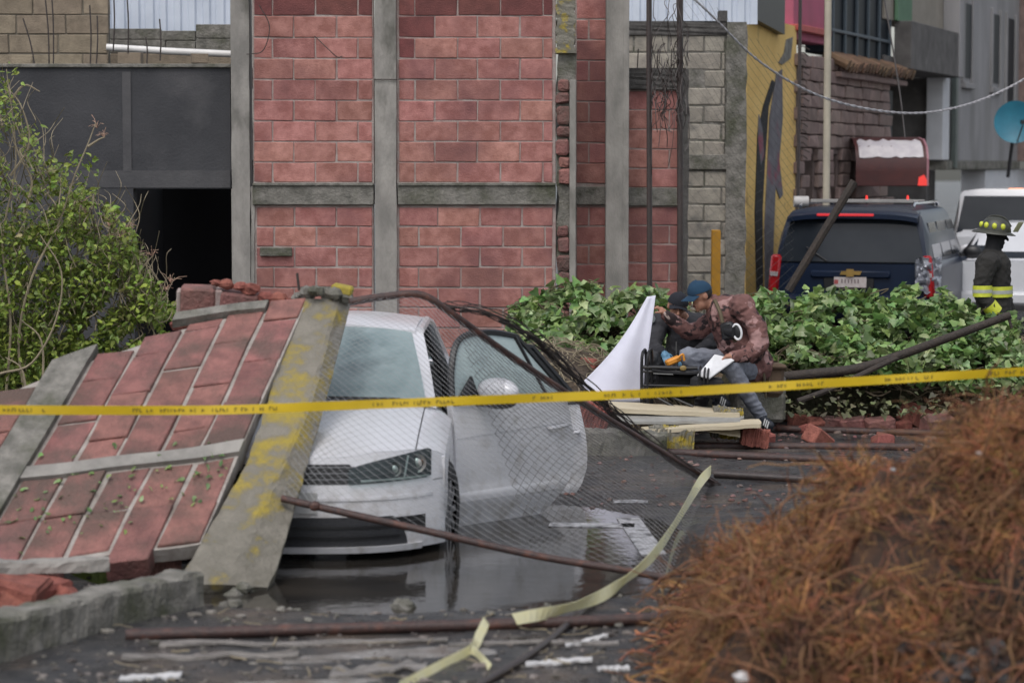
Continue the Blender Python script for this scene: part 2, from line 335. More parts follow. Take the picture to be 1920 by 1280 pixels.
course_wall(H2, 1176, 1274, [(170 + i * 36.5, 170 + (i + 1) * 36.5) for i in range(5)], Y3, BR, 84, (1216, 1255)); course_wall(H2, 1176, 1280, [(388 + i * 35, 388 + (i + 1) * 35) for i in range(9)], Y3, BR, 84, (1216, 1255))
M_burnt = mat('sooty_concrete', (.045, .042, .040), (.10, .095, .09), 7, .9, .6, 40)
ragged_post('top_beam', 1174, 1286, 128, 168, Y3, .25, M_burnt, H2, -.05, .02, 8); wallbox('beam', 1174, 1284, 352, 386, Y3, .25, M_concd, H2, -.04)
ragged_post('post', 1272, 1288, 130, 720, Y3, .25, M_burnt, H2, -.06, .008)
for x in (1195, 1232, 1258): mb = MB(); mb.tube([V(x, 128, Y3 + .05), V(x + 2, 92, Y3 + .05)], .006, 5); mb.build('rebar', M_steel, H2)
# ---------------------------------------------------------------- dark plastered house (left)
H3 = thing('plastered_house', 'charcoal plastered house with an open dark doorway behind the shrub', 'building', (-4, WY + .15, 0))
YD = WY + .12
def pbox(name, x0, x1, y0, y1, Y, depth, m, parent, front=0.): return wallbox(name, x0, x1, y0, y1, Y, depth, m, parent, front)
def flat(nm, x0, x1, y0, y1, d0, d1, m, p_):
    a = V(x0, y0, YD); b = V(x1, y1, YD); mb = MB(); mb.box(((a.x + b.x) / 2, YD + (d0 + d1) / 2, (a.z + b.z) / 2), (b.x - a.x, d1 - d0, a.z - b.z)); return mb.build(nm, m, p_)
flat('wall', -520, 254, 126, 745, 0, .22, M_dark, H3); flat('wall', 240, 433, 126, 354, .003, .217, M_dark, H3)
M_dark2 = mat('dark_plaster_patch', (.055, .055, .060), (.085, .083, .087), 2.5, .85, .3, 40); flat('pilaster', 229, 247, 135, 322, -.008, .01, M_dark2, H3); flat('string_course', 150, 432, 320, 352, -.006, .01, M_dark2, H3)
pbox('parapet_cap', -520, 433, 120, 127, YD, .3, M_concd, H3, -.03)
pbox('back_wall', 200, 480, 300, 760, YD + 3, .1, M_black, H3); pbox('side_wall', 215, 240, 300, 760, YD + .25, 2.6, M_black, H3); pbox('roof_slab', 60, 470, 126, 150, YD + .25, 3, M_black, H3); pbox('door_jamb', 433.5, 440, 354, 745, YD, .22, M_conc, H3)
# rebar starters and things on its roof
for i, (x, y0, x2, y1) in enumerate([(43, 35, 66, 122), (85, 0, 92, 122), (96, -20, 100, 122), (168, 10, 169, 122), (182, 30, 180, 122), (213, -10, 212, 92), (237, -20, 240, 95), (273, 70, 275, 118), (299, 36, 300, 108)]):
    mb = MB(); mb.tube(spl([V(x, y0, YD + .18), V((x + x2) / 2 + 2, (y0 + y1) / 2, YD + .17), V(x2, y1 + 6, YD + .17)], 4), .008, 5)
    tag(mb.build('rebar', M_steel), ['bent rusty rebar leaning left above the dark house', 'rusty rebar of the close pair on the sandy wall, left one', 'rusty rebar of the close pair on the sandy wall, right one', 'thin rebar at the right part of the sandy block wall', 'short thin rebar beside the sandy wall edge', 'rusty rebar just right of the sandy wall edge', 'tall rusty rebar crossing the zinc sheet', 'short rusty rebar stub in front of the white pipe', 'rusty rebar standing before the white pipe middle'][i], 'rebar', 'rebar starters on the dark house')
H4 = thing('block_wall', 'sandy concrete block wall of an upper storey at the top left', 'wall', (-5, YD + 1.2, 3))
YS = YD + 1.0
pbox('mortar', -300, 204, -60, 124, YS, .1, M_sandm, H4, .012)
course_wall(H4, -120, 204, [(-45 + i * 36.5, -45 + (i + 1) * 36.5) for i in range(5)], YS, BS, 93, (16, 62, 30), 'block')
H5 = thing('block_wall', 'low grey stepped block wall under the zinc sheet at the top left', 'wall', (-3, YD + 2.4, 3)); YG = YD + 2
pbox('block', 204, 300, 54, 74, YG, .15, M_concd, H5); pbox('block', 301, 366, 58, 76, YG, .15, M_concd, H5); pbox('block', 204, 310, 75, 100, YG, .15, M_concd, H5); pbox('block', 311, 366, 77, 100, YG, .15, M_concd, H5); pbox('block', 367, 436, 46, 72, YG, .15, M_concd, H5); pbox('block', 367, 436, 73, 100, YG, .15, M_concd, H5); pbox('base', 200, 436, 101, 126, YG - .05, .2, M_sand, H5)
mb = MB(); mb.tube([V(200, 89, YD + .9), V(310, 96, YD + .9), V(437, 102, YD + .9)], .036, 12); tag(mb.build('pipe', mat('white_pvc', (.78, .76, .74), None, 4, .4, 0), smooth=True), 'white plastic pipe lying along the roof of the dark house', 'pipe')
tag(inst('block', BS[0], V(374, 110, YD + .5), (0, 0, .2), (.42, 1, .48), None), 'loose half block beside the white pipe on the roof', 'block')
tag(inst('block', BS[1], V(245, 110, YD + .5), (0, 0, -.1), (.6, 1, .55), None), 'loose sandy block left below the white roof pipe', 'block')
def corrugated(name, x0, x1, y0, y1, Y, lab, m=M_zinc, pitch=.16):
    a = V(x0, y0, Y); b = V(x1, y1, Y); n = int((b.x - a.x) / pitch * 8); mb = MB()
    mb.slab(lambda u, v: (a.x + (b.x - a.x) * u, Y + .022 * (1 if math.sin(2 * math.pi * u * (b.x - a.x) / pitch) > .3 else -.3), a.z + (b.z - a.z) * v), n, 1, (0, .004, 0)); return tag(mb.build(name, m), lab, 'metal sheet')
corrugated('corrugated_sheet', 150, 440, -60, 62, YG + 1.2, 'pale blue corrugated metal sheet left of the red house')
corrugated('corrugated_sheet', 1150, 1420, -60, 46, 30.2, 'pale corrugated metal sheet above the pale block wall')
# ---------------------------------------------------------------- pale block wall
H6 = thing('block_wall', 'stained pale block wall between the red wall and the yellow pillar', 'wall', (2.5, 28, 0)); YP = 28.0
pbox('mortar', 1170, 1396, 42, 640, YP, .12, M_concd, H6, .012)
course_wall(H6, 1176, 1360, [(66 + i * 33, 66 + (i + 1) * 33) for i in range(7)], YP, BP, 66, (1188, 1221), 'block', skip=((2, 1),)); course_wall(H6, 1176, 1372, [(320 + i * 32, 320 + (i + 1) * 32) for i in range(9)], YP, BP, 66, (1188, 1221), 'block')
ragged_post('post', 1362, 1396, 42, 640, YP, .25, M_concd, H6, -.04, .01); pbox('beam', 1174, 1362, 290, 318, YP, .2, M_concd, H6, -.03)
ragged_post('top_course', 1174, 1362, 40, 66, YP, .2, M_burnt, H6, -.02, .02, 6); pbox('stub', 1348, 1364, 20, 42, YP, .2, M_burnt, H6)
for i in range(8):
    p = V(1290 + 9 * i, 300, YP)
M_yel = mat('yellow_paint', (.74, .50, .17), (.66, .43, .13), 3, .75, .12, 50, c3=(.30, .19, .06), s3=1.6, t3=.66)
mb = MB(); a = V(1334, 431, 26.6); b = V(1350, 560, 26.6); mb.box(((a.x + b.x) / 2, 26.6, a.z / 2), (b.x - a.x, .1, a.z), None, .006); tag(mb.build('post', mat('orange_paint', (.55, .27, .02), None, 3, .6, .05, 40)), 'orange yellow square post before the pale block wall', 'post')

# ---------------------------------------------------------------- street facade on the right, receding at 21 degrees
SA = R(21); O0 = V(1397, 600, 31.5); O0.z = 0
fd = Vector((math.sin(SA), math.cos(SA), 0)); fn = Vector((math.cos(SA), -math.sin(SA), 0))    # along the street / out of the wall
def tpx(px):
    k = (px - 960) / F; return (O0.x - k * O0.y) / (k * fd.y - fd.x)
def zpx(px, py): t = tpx(px); return V(px, py, O0.y + fd.y * t).z
FR = Matrix((fd, fn, Vector((0, 0, 1)))).transposed()
def fbox(name, t0, t1, z0, z1, out0, out1, m, parent, bev=.01):
    c = O0 + fd * (t0 + t1) / 2 + fn * (out0 + out1) / 2; mb = MB(); mb.box((c.x, c.y, (z0 + z1) / 2), (abs(t1 - t0), abs(out1 - out0), abs(z1 - z0)), FR, bev); return mb.build(name, m, parent)
def fp(t, out, z): q = O0 + fd * t + fn * out; return Vector((q.x, q.y, z))
# yellow pillar wall
t0, t1 = 0.0, tpx(1490)
B1 = thing('pillar_wall', 'tall yellow painted wall with black and grey peeled streaks', 'wall', O0)
zt0, zt1 = zpx(1397, 25), zpx(1490, 50)
mb = MB(); mb.prism([fp(0, 0, 0), fp(t1, 0, 0), fp(t1, 0, zt1), fp(0, 0, zt0)], fn * -.5); mb.build('wall', M_yel, B1)
def patch(pts, name, m, out, parent):                              # a flake of bare render, outline given by px on the facade
    mb = MB(); mb.prism([fp(tpx(x), out, zpx(x, y)) for x, y in pts], fn * -.02); return mb.build(name, m, parent)
M_soot = mat('soot', (.012, .012, .013), (.03, .03, .032), 6, .9, .2, 40); M_greyp = mat('bare_render', (.17, .165, .18), (.11, .105, .12), 5, .9, .2, 40, c3=(.25, .06, .09), s3=1.8, t3=.62)
patch([(1444, 150), (1450, 155), (1438, 200), (1432, 300), (1428, 390), (1430, 540), (1418, 545), (1414, 400), (1418, 250), (1428, 200)], 'soot_streak', M_soot, .012, B1)
patch([(1452, 140), (1462, 130), (1464, 220), (1458, 300), (1452, 330), (1450, 400), (1446, 545), (1434, 545), (1432, 430), (1436, 330), (1440, 220)], 'bare_patch', M_greyp, .016, B1)
patch([(1458, 295), (1463, 340), (1466, 365), (1460, 373), (1452, 350), (1452, 320)], 'bare_patch', M_greyp, .013, B1)
patch([(1420, 215), (1426, 240), (1430, 290), (1424, 310), (1418, 260)], 'bare_patch', M_greyp, .013, B1)
patch([(1470, 75), (1482, 70), (1478, 110), (1462, 122), (1456, 118), (1466, 100)], 'bare_patch', M_concd, .013, B1)
for i in range(18):
    z = zpx(1490, 90 + i * 12); mb = MB(); a = fp(t1 - .02, .02, z); mb.tube(spl([a, a + fn * .03 + Vector((.05, 0, .02)), a + Vector((.12 + random.random() * .06, 0, -.03))], 3), .008, 5); mb.build('rebar', M_steel, B1)
mb = MB(); mb.prism([fp(-.2, .1, zt0 - .05), fp(t1 * .6, .1, zt0 - .2), fp(t1 * .6, .1, zt0 + .6), fp(-.2, .1, zt0 + .6)], fn * -.4); mb.build('tarpaulin', M_blackp, B1)
# brown stone house
B2 = thing('stone_house', 'brown stone faced house with arched openings and tile ledge behind the blue car', 'building', fp(t1, 0, 0))
ta, tb = t1 + .03, tpx(1655)
M_stone = mat('brown_stone', (.26, .185, .165), (.18, .130, .115), 6, .9, .5, 40, rnd=.18); M_stonem = mat('stone_joint', (.15, .11, .10), None, 10, .9, .3)
fbox('wall', ta, tb, 2.42, zpx(1600, 125), -.3, 0, M_stonem, B2)
ST = brick_meshes('stone', M_stone, .5, .09, .17, 5, .012, .010); rs = random.Random(5)
arches = [tpx(1513), tpx(1558), tpx(1590)]
def in_arch(t, z): return any(abs(t - a) < .36 and (z < 1.75 or (abs(t - a) / .36) ** 1.6 + ((z - 1.75) / .75) ** 1.6 < 1) for a in arches)
zz = .1; r_ = 0
while zz < zpx(1600, 135):
    t = ta + .1 - (.25 if r_ % 2 else 0)
    while t < tb:
        l = rs.uniform(.38, .62)
        if not in_arch(t + l / 2, zz + .09) and t + l / 2 > ta:
            q = fp(t + l / 2, .02 + rs.uniform(-.012, .012), zz + .09); o = inst('stone', rs.choice(ST), q, (0, 0, math.pi / 2 - SA), (l * .96 / .5, 1, .95), B2)
        t += l
    zz += .185; r_ += 1
for i in range(4):
    lo, hi = ([ta] + [a + .34 for a in arches])[i], ([a - .34 for a in arches] + [tb])[i]
    if hi > lo + .05: fbox('pier', lo, hi, 0, 2.41, -.3, -.004, M_stonem, B2)
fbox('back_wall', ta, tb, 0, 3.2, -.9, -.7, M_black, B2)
fbox('window_band', tpx(1556), tpx(1668), zpx(1610, 108), 9, -.4, -.05, mat('dark_window', (.014, .018, .024), None, 3, .45, 0, spec=.12), B2)
zl = zpx(1610, 108)
for i in range(6): t = tpx(1560) + (tpx(1666) - tpx(1560)) * i / 5; fbox('window_bar', t - .03, t + .03, zl, 9, -.05, 0, mat('window_bar_blue', (.06, .08, .1), None, 3, .5, 0), B2)
for i in range(5): fbox('window_bar', tpx(1556), tpx(1668), zl + .3 + i * .8, zl + .35 + i * .8, -.05, .004, _mats['window_bar_blue'], B2)
zt = zpx(1610, 135); M_tile = mat('roof_tile', (.19, .115, .065), (.11, .07, .045), 8, .85, .3, 40, rnd=.3)
for i in range(22):
    t = tpx(1555) + (tpx(1680) - tpx(1555)) * i / 21; mb = MB(); pa, pb = fp(t, .26, zt + .02 + random.uniform(-.03, .03)), fp(t, -.1, zt + .2); mb.tube([pa, pb], [.085, .07], 8); mb.build('roof_tile', M_tile, B2)
fbox('ledge', tpx(1555), tpx(1680), zt - .14, zt - .06, -.1, .16, M_stone, B2)
fbox('upper_wall', ta, tpx(1548), zpx(1500, 75), 9, -.5, -.05, mat('pink_wall', (.42, .10, .17), (.33, .09, .14), 3, .8, .1), B2)
fbox('coping', ta - .1, tpx(1548), zpx(1510, 62), zpx(1510, 50), -.5, .06, mat('red_coping', (.45, .08, .07), None, 5, .6, .1), B2)
mb = MB(); a = V(1549, 400, 31.2); mb.tube([(a.x, 31.2, 0), (a.x, 31.2, 6)], .045, 12); tag(mb.build('pole', mat('cream_paint', (.48, .43, .34), (.38, .34, .27), 4, .6, .1), smooth=True), 'cream painted metal pole rising behind the blue car', 'pole')
mb = MB(); a = V(1495, 400, 30.8); mb.tube([(a.x, 30.8, 0), (a.x + .02, 30.8, 6)], .022, 8); tag(mb.build('pole', M_dpipe, smooth=True), 'thin dark pole at the right edge of the yellow wall', 'pole')
mb = MB(); a = V(1502, 378, 30.5); mb.tube([a - Vector((.09, 0, 0)), a + Vector((.09, 0, 0))], .07, 12); mb.tube([(a.x, 30.56, 0), (a.x, 30.56, a.z)], .03, 8); tag(mb.build('bollard', mat('pale_plastic', (.5, .48, .47), None, 4, .5, 0), smooth=True), 'small pale pipe cap on a post beside the yellow wall', 'post')
# balcony house and grey house
B3 = thing('balcony_house', 'dark stained concrete balcony house behind the red awning', 'building', fp(tb, 0, 0))
tc, td = tpx(1672), tpx(1768)
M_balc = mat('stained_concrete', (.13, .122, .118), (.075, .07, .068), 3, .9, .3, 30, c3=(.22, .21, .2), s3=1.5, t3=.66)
zb0, zb1 = zpx(1720, 138), zpx(1720, 52)
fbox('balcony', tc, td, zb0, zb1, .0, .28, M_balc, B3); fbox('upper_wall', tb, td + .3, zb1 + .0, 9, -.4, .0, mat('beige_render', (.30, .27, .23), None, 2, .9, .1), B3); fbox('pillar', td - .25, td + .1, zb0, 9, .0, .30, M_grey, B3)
fbox('green_panel', tc - .1, tc + 1.0, zb1, 9, .02, .08, mat('green_paint', (.10, .20, .12), None, 3, .7, .1), B3)
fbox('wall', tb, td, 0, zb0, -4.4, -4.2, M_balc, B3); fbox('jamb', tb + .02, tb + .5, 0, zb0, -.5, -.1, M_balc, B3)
fbox('window_frame', tb + .55, tb + .62, 2.2, zb0 - .3, -.4, -.3, M_grey, B3); fbox('window_pane', tb + .62, tb + 2.2, 2.2, zb0 - .3, -.38, -.34, _mats['dark_window'], B3)
fbox('column', tpx(1765), tpx(1777), zpx(1770, 300), zb0, -.3, .0, M_white, B3); fbox('roof_slab', tb, td, zb0, zb0 + .2, -4.2, .0, M_balc, B3); fbox('side_wall', td, td + .2, 0, zb0, -4.2, -.31, M_balc, B3)
B4 = thing('grey_house', 'grey rendered house with narrow tall windows at the right edge', 'building', fp(td, 0, 0))
te = tpx(1905); zj = zpx(1820, 302)
mb = MB(); c0, c1 = fp(td + .05, 0, 0), fp(te, 0, 0)
fbox('upper_wall', tpx(1780), te, zj, 9, -.6, .0, M_grey, B4)
def zf(px, py, out=.6):      # height for px on the jutting wall (approx)
    return zpx(px, py)
for x0, x1, ya, yb in ((1800, 1815, 5, 145), (1853, 1867, 25, 155), (1880, 1895, 33, 200)):
    ta_, tb_ = tpx(x0), tpx(x1); za, zb_ = zpx(x0, yb), zpx(x0, ya)
    wo_ = fbox('window', ta_, tb_, za, zb_, -.05, .012, _mats['dark_window'], B4, .002)
    fbox('frame', ta_ - .12, ta_, za - .1, zb_ + .1, -.05, .05, M_grey, wo_); fbox('frame', tb_, tb_ + .12, za - .1, zb_ + .1, -.05, .05, M_grey, wo_); fbox('sill', ta_ - .12, tb_ + .12, za - .2, za - .1, -.05, .09, M_grey, wo_)
fbox('drain_pipe', tpx(1779), tpx(1783), 2.2, 9, .005, .1, mat('green_grey_pipe', (.10, .12, .11), None, 3, .5, 0), B4)
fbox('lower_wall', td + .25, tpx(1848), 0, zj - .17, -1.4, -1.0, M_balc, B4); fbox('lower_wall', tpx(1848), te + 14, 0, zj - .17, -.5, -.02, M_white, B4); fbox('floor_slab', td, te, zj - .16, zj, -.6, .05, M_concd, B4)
fbox('door', td + 1, td + 2.2, 0, 2.2, -1.02, -.96, mat('brown_door', (.06, .025, .02), None, 3, .6, .1), B4)
fbox('brick_wall', te, te + 12, zj, 9, -.6, .5, M_stone, B4)
# barrel awning
t_a, t_b = tpx(1603), tpx(1745); zaw0, zaw1 = zpx(1680, 350), zpx(1680, 262)
AW = thing('awning', 'dark red barrel awning with a painted white highlight band above the blue car', 'awning', fp(t_a, .6, zaw0))
yA = 36.0; xa, xb = V(1605, 300, yA).x, V(1738, 300, yA).x; z0, z1 = V(1680, 348, yA).z, V(1680, 256, yA).z
mb = MB(); prof = [(yA, z0), (yA, lerp(z0, z1, .55)), (yA + .12, lerp(z0, z1, .8)), (yA + .4, lerp(z0, z1, .95)), (yA + .9, z1), (yA + 1.6, z1)]
mb.slab(lambda u, v: (lerp(xa, xb, u), *[lerp(prof[min(4, int(v * 5))][k], prof[min(4, int(v * 5)) + 1][k], v * 5 - min(4, int(v * 5))) for k in (0, 1)]), 10, 10, (0, .01, -.01)); mb.build('canopy', mat('dark_red_canvas', (.075, .016, .014), (.05, .012, .012), 5, .5, .1, 20), AW, True)
rs = random.Random(8); top = [(lerp(xa + .05, xb - .05, i / 14), lerp(z0, z1, .93 + .03 * rs.uniform(-1, 1))) for i in range(15)]; bot = [(lerp(xa + .05, xb - .05, i / 14), lerp(z0, z1, .58 + .02 * rs.uniform(-1, 1))) for i in range(15)]
def awy(z): k = (z - z0) / (z1 - z0); return yA - .02 + (0 if k < .55 else .12 * (k - .55) / .25 if k < .8 else .12 + .28 * (k - .8) / .15)
mb = MB(); mb.slab(lambda u, v: (lambda x, z: (x, awy(z), z))(*[lerp(bot[min(14, int(round(u * 14)))][k], top[min(14, int(round(u * 14)))][k], v) for k in (0, 1)]), 14, 5, (0, .012, -.004)); mb.build('white_highlight_band', mat('canvas_highlight', (.6, .57, .58), (.45, .42, .45), 6, .5, .1, 20), AW, True)  # white band painted along the upper canvas as its highlight
mb = MB(); mb.prism([(xb, p[0], p[1]) for p in prof] + [(xb, yA + 1.6, z0)], (.03, 0, 0)); mb.build('end_panel', mat('pink_canvas', (.38, .19, .22), (.30, .13, .16), 3, .6, .1, 20), AW)
mb = MB(); mb.prism([(xb + .002, yA - .014, z0), (xb - .13, yA - .014, z0), (xb - .12, yA - .014, z0 + .12), (xb - .04, yA - .014, z0 + .16), (xb + .002, yA - .014, z0 + .08)], (0, .01, 0)); mb.build('red_glow_patch', mat('painted_red_glow', (.8, .05, .04), None, 3, .4, 0, emit=(1, .06, .05), estr=.25), AW)  # red light on the canvas corner, put in as a dimly glowing patch
for x, nm in ((1625, 'left'), (1702, 'right')):
    p = V(x, 372, 34.5); mb = MB(); mb.tube([(p.x, p.y, p.z - .035), (p.x, p.y, p.z + .04)], [.018, .012], 8); mb.tube([(p.x, p.y, 0), (p.x, p.y, p.z - .035)], .012, 6); mb.m = [1 if i < 10 else 0 for i in range(len(mb.f))]
    tag(mb.build('warning_light', [M_blackp, mat('red_lamp', (.8, .05, .04), None, 3, .4, 0, emit=(1, .05, .04), estr=.7)]), 'small glowing red warning light on a stem, %s one behind the blue car' % nm, 'lamp', 'red lamps behind the car')
# satellite dish
SDp = V(1905, 230, 40.5); SD = thing('satellite_dish', 'round teal blue satellite dish on the grey house wall', 'satellite dish', SDp)
r = 40 / F * 40.5; dm = Euler((R(82), 0, R(-14))).to_matrix(); mb = MB()
mb.slab(lambda u, v: SDp + dm @ Vector((r * u * math.cos(v * 2 * math.pi), r * u * math.sin(v * 2 * math.pi), .22 * r * u * u)), 6, 28, (0, .012, 0)); mb.build('reflector', mat('teal_paint', (.015, .17, .25), (.012, .13, .20), 4, .5, .05, 20), SD, True)
mb = MB(); mb.tube([SDp + Vector((0, .05, 0)), SDp + Vector((.05, .5, -.3)), SDp + Vector((0, .6, -.9))], .03, 8); mb.build('mount_arm', M_blackp, SD)
mb = MB(); mb.tube([SDp + Vector((0, -.05, -r)), SDp + Vector((.02, -.45, -.05))], .012, 6); mb.box(SDp + Vector((.02, -.45, 0)), (.07, .1, .07)); mb.build('feed_arm', M_blackp, SD)
# cables
mb = MB(); A = spl([V(1270, -30, 24), V(1330, 25, 24.3), V(1430, 120, 25), V(1550, 185, 26), V(1690, 212, 27), V(1800, 200, 27.6), V(1900, 160, 28), V(2000, 95, 28.3)], 24)
for k in range(2):
    P = []
    for i, p in enumerate(A): P.append(p + Vector((0, math.cos(i * 1.5 + k * math.pi), math.sin(i * 1.5 + k * math.pi))) * .008)
    mb.tube(P, .0085, 5)
tag(mb.build('cable', mat('pale_cable', (.42, .41, .43), None, 10, .5, 0), smooth=True), 'pale twisted cable sagging across the upper right', 'cable')
mb = MB(); mb.tube(spl([V(1655, -20, 30), V(1672, 80, 30), V(1688, 180, 30), V(1697, 258, 30)], 8), .010, 5); tag(mb.build('cable', mat('dark_cable', (.10, .09, .09), None, 10, .6, 0)), 'dark thin cable hanging before the tile ledge', 'cable')
# ---------------------------------------------------------------- white crushed saloon with both right hand doors open
CX = (543 - 960) / 327.0; CYf = 14.07
CAR = thing('saloon_car', 'white saloon car with open doors half buried under the fallen block wall', 'car', (CX, CYf, -.14), R(-1.5))
HW = .865
def hood_z(x, y):
    t = max(0, min(1, y / 1.15)); a = abs(x) / HW
    return .715 + .245 * t ** .75 - .13 * a ** 7 + .012 * math.exp(-((a - .55) / .08) ** 2)
def fas_y(x, z): return .42 * (abs(x) / HW) ** 3.4 + .05 * max(0, (z - .35) / .4) ** 2 + .10 * max(0, (.30 - z) / .15) ** 2 * .5
def L(mb, nm, m, p=None, sm=40): return mb.build(nm, m, p or CAR, sm, world=False)
# fascia (bumper skin), hood, sides
def zt_(x): return hood_z(x, fas_y(x, .7))
mb = MB(); mb.slab(lambda u, v: (lambda x: (lambda z: (x, fas_y(x, z), z))(lerp(.19, zt_(x) - .006, v)))(lerp(-HW, HW, u)), 48, 14, (0, .03, 0)); L(mb, 'front_bumper', M_paint)
mb = MB(); mb.slab(lambda u, v: (lambda x: (lambda y: (x, y, hood_z(x, y)))(lerp(fas_y(x, zt_(x)) + .004, 1.10 + .10 * (1 - (x / .8) ** 2), v)))(lerp(-.70, .70, u)), 32, 14, (0, 0, -.02)); L(mb, 'bonnet', M_paint)
for s in (-1, 1):
    mb = MB(); mb.slab(lambda u, v: (lambda x: (lambda y: (s * x, y, hood_z(x, y)))(lerp(fas_y(x, zt_(x)) + .004, 1.28, v)))(lerp(.708, HW, u)), 10, 16, (0, 0, -.02))
    def side(u, v, a, b):
        y = lerp(a, b, u); zb = .22; d = abs(y - .86)
        if d < .345: zb = .30 + math.sqrt(.345 ** 2 - d * d)
        zt = hood_z(HW, y) if y < 1.3 else .72; x = HW + .012 * math.sin(v * math.pi) - .02 * max(0, (.45 - lerp(zb, zt, v)) / .25) ** 2
        if y < .47: x = HW
        return (s * x, y, lerp(zb, zt, v))
    mb.slab(lambda u, v: side(u, v, fas_y(HW, .5), 1.30), 40, 8, (-s * .02, 0, 0)); L(mb, 'fender', M_paint)
    # wheel
    wx = s * (HW - .085)
    for wy in (.86, 3.42):
        wo_ = bpy.data.objects.new('wheel', None); C.objects.link(wo_); wo_.location = (wx, wy, .315); par(wo_, CAR, False); wo_.rotation_euler = (0, 0, R(-9) if wy < 1 else 0)
        pr = [(-.095, .205), (-.10, .27), (-.085, .305), (-.05, .315), (.05, .315), (.085, .305), (.10, .27), (.095, .205)]
        mb = MB(); mb.grid(lambda u, v: (lambda q: (q[0], q[1] * math.cos(v * 2 * math.pi), q[1] * math.sin(v * 2 * math.pi)))(pr[int(round(u * 7))]), 7, 36); L(mb, 'tyre', M_rubber, wo_)
        mb = MB(); mb.tube([(-.06, 0, 0), (.07 * s, 0, 0)], .2, 24)
        for k in range(10): a = k * math.pi / 5; mb.box((s * .08, .11 * math.cos(a), .11 * math.sin(a)), (.02, .04, .17), Euler((a + math.pi / 2, 0, 0)))
        L(mb, 'rim', mat('alloy', (.35, .35, .37), None, 5, .35, 0, metal=.8), wo_)
    mb = MB(); mb.grid(lambda u, v: (s * (HW - .03 - .2 * v), .86 + .345 * math.cos(u * math.pi), .30 + .345 * math.sin(u * math.pi)), 20, 1); L(mb, 'wheel_arch', M_blackp)
# face patches on the fascia
def fpatch(nm, m, fn_, nu, nv, off, p=None, th=.012):
    mb = MB(); mb.slab(lambda u, v: (lambda xz: (xz[0], fas_y(*xz) - off, xz[1]))(fn_(u, v)), nu, nv, (0, th + off, 0)); return L(mb, nm, m, p)
M_lens = glass('headlamp_glass', (.10, .10, .11), .05, .14); M_hl = mat('headlamp_bowl', (.075, .075, .08), (.045, .045, .05), 12, .35, .1, 40)
for s in (-1, 1):
    def hl(u, v):                                                   # outline: low inner corner, tall outer end
        x = lerp(.33, .79, u); b = lerp(.585, .600, u); t = lerp(.668, .768, u ** .7); return (s * x, lerp(b, t, v) if u < .97 else lerp(b + .01, t - .015, v))
    h = fpatch('headlight', M_hl, hl, 20, 6, .006)
    for x, z, r_, mm in ((.71, .685, .056, mat('headlamp_reflector', (.70, .68, .66), None, 10, .28, 0, metal=.7)), (.585, .662, .044, _mats['headlamp_reflector']), (.74, .70, .02, mat('amber_lamp', (.55, .16, .03), None, 10, .3, 0))):
        mb = MB(); c = Vector((s * x, fas_y(x, z) - .012, z)); mb.tube([c + Vector((0, .02, 0)), c], [r_ * .7, r_], 16, False); mb.ball(c + Vector((0, .012, 0)), (r_ * .55, .012, r_ * .55), 10); L(mb, 'reflector', mm, h)
    fpatch('lamp_strip', _mats['headlamp_reflector'], lambda u, v: (s * lerp(.40, .78, u), lerp(.598, .608, v) + .006 * u), 12, 1, .012, h)
    fpatch('lamp_divider', _mats['headlamp_reflector'], lambda u, v: (s * (lerp(.638, .648, u) + .02 * v), lerp(.61, .735, v)), 1, 6, .012, h)
    fpatch('lens', M_lens, hl, 20, 6, .022, h, .003)
    fpatch('fog_grille', M_blackp, lambda u, v: (s * lerp(.56, .76, u), lerp(.30, .385, v)), 8, 3, .004)
    # mirror only on the far door (near mirror belongs to the open door)
fpatch('grille', M_blackp, lambda u, v: (lerp(-.40, .40, u), lerp(.585, .70, v) if abs(u - .5) < .42 else lerp(.59, .66, v)), 24, 4, .004)
for z in (.61, .645, .68): fpatch('grille_bar', mat('dim_trim', (.16, .16, .17), None, 5, .3, 0, metal=.5), lambda u, v: (lerp(-.36, .36, u), z + .007 * v), 20, 1, .010)
fpatch('lower_intake', mat('dark_mesh_grille', (.02, .021, .026), (.035, .036, .04), 60, .5, .3, 160), lambda u, v: (lerp(-.66, .66, u) * (1 - .12 * v * v), lerp(.222, .395, v)), 24, 4, .005)
fpatch('lip', M_paint, lambda u, v: (lerp(-.74, .74, u), lerp(.185, .222, v)), 30, 2, .035)
for z in (.27, .33): fpatch('intake_bar', M_blackp, lambda u, v: (lerp(-.62, .62, u), z + .014 * v), 20, 1, .014)
fpatch('number_plate', mat('plate_white', (.5, .5, .5), None, 9, .5, 0), lambda u, v: (lerp(-.15, .15, u), lerp(.42, .54, v)), 4, 2, .012)
mb = MB(); mb.tube([(0, fas_y(0, .64) - .02, .64), (0, fas_y(0, .64), .64)], .065, 20); L(mb, 'badge', M_chrome)
for s in (-1, 1): fpatch('panel_gap', M_blackp, lambda u, v: (s * lerp(.80, .855, u), .575 + .004 * v), 6, 1, .002)
# crease line along the bumper
fpatch('bumper_crease', M_paint, lambda u, v: (lerp(-.80, .80, u), .49 + .02 * v), 30, 1, .008)
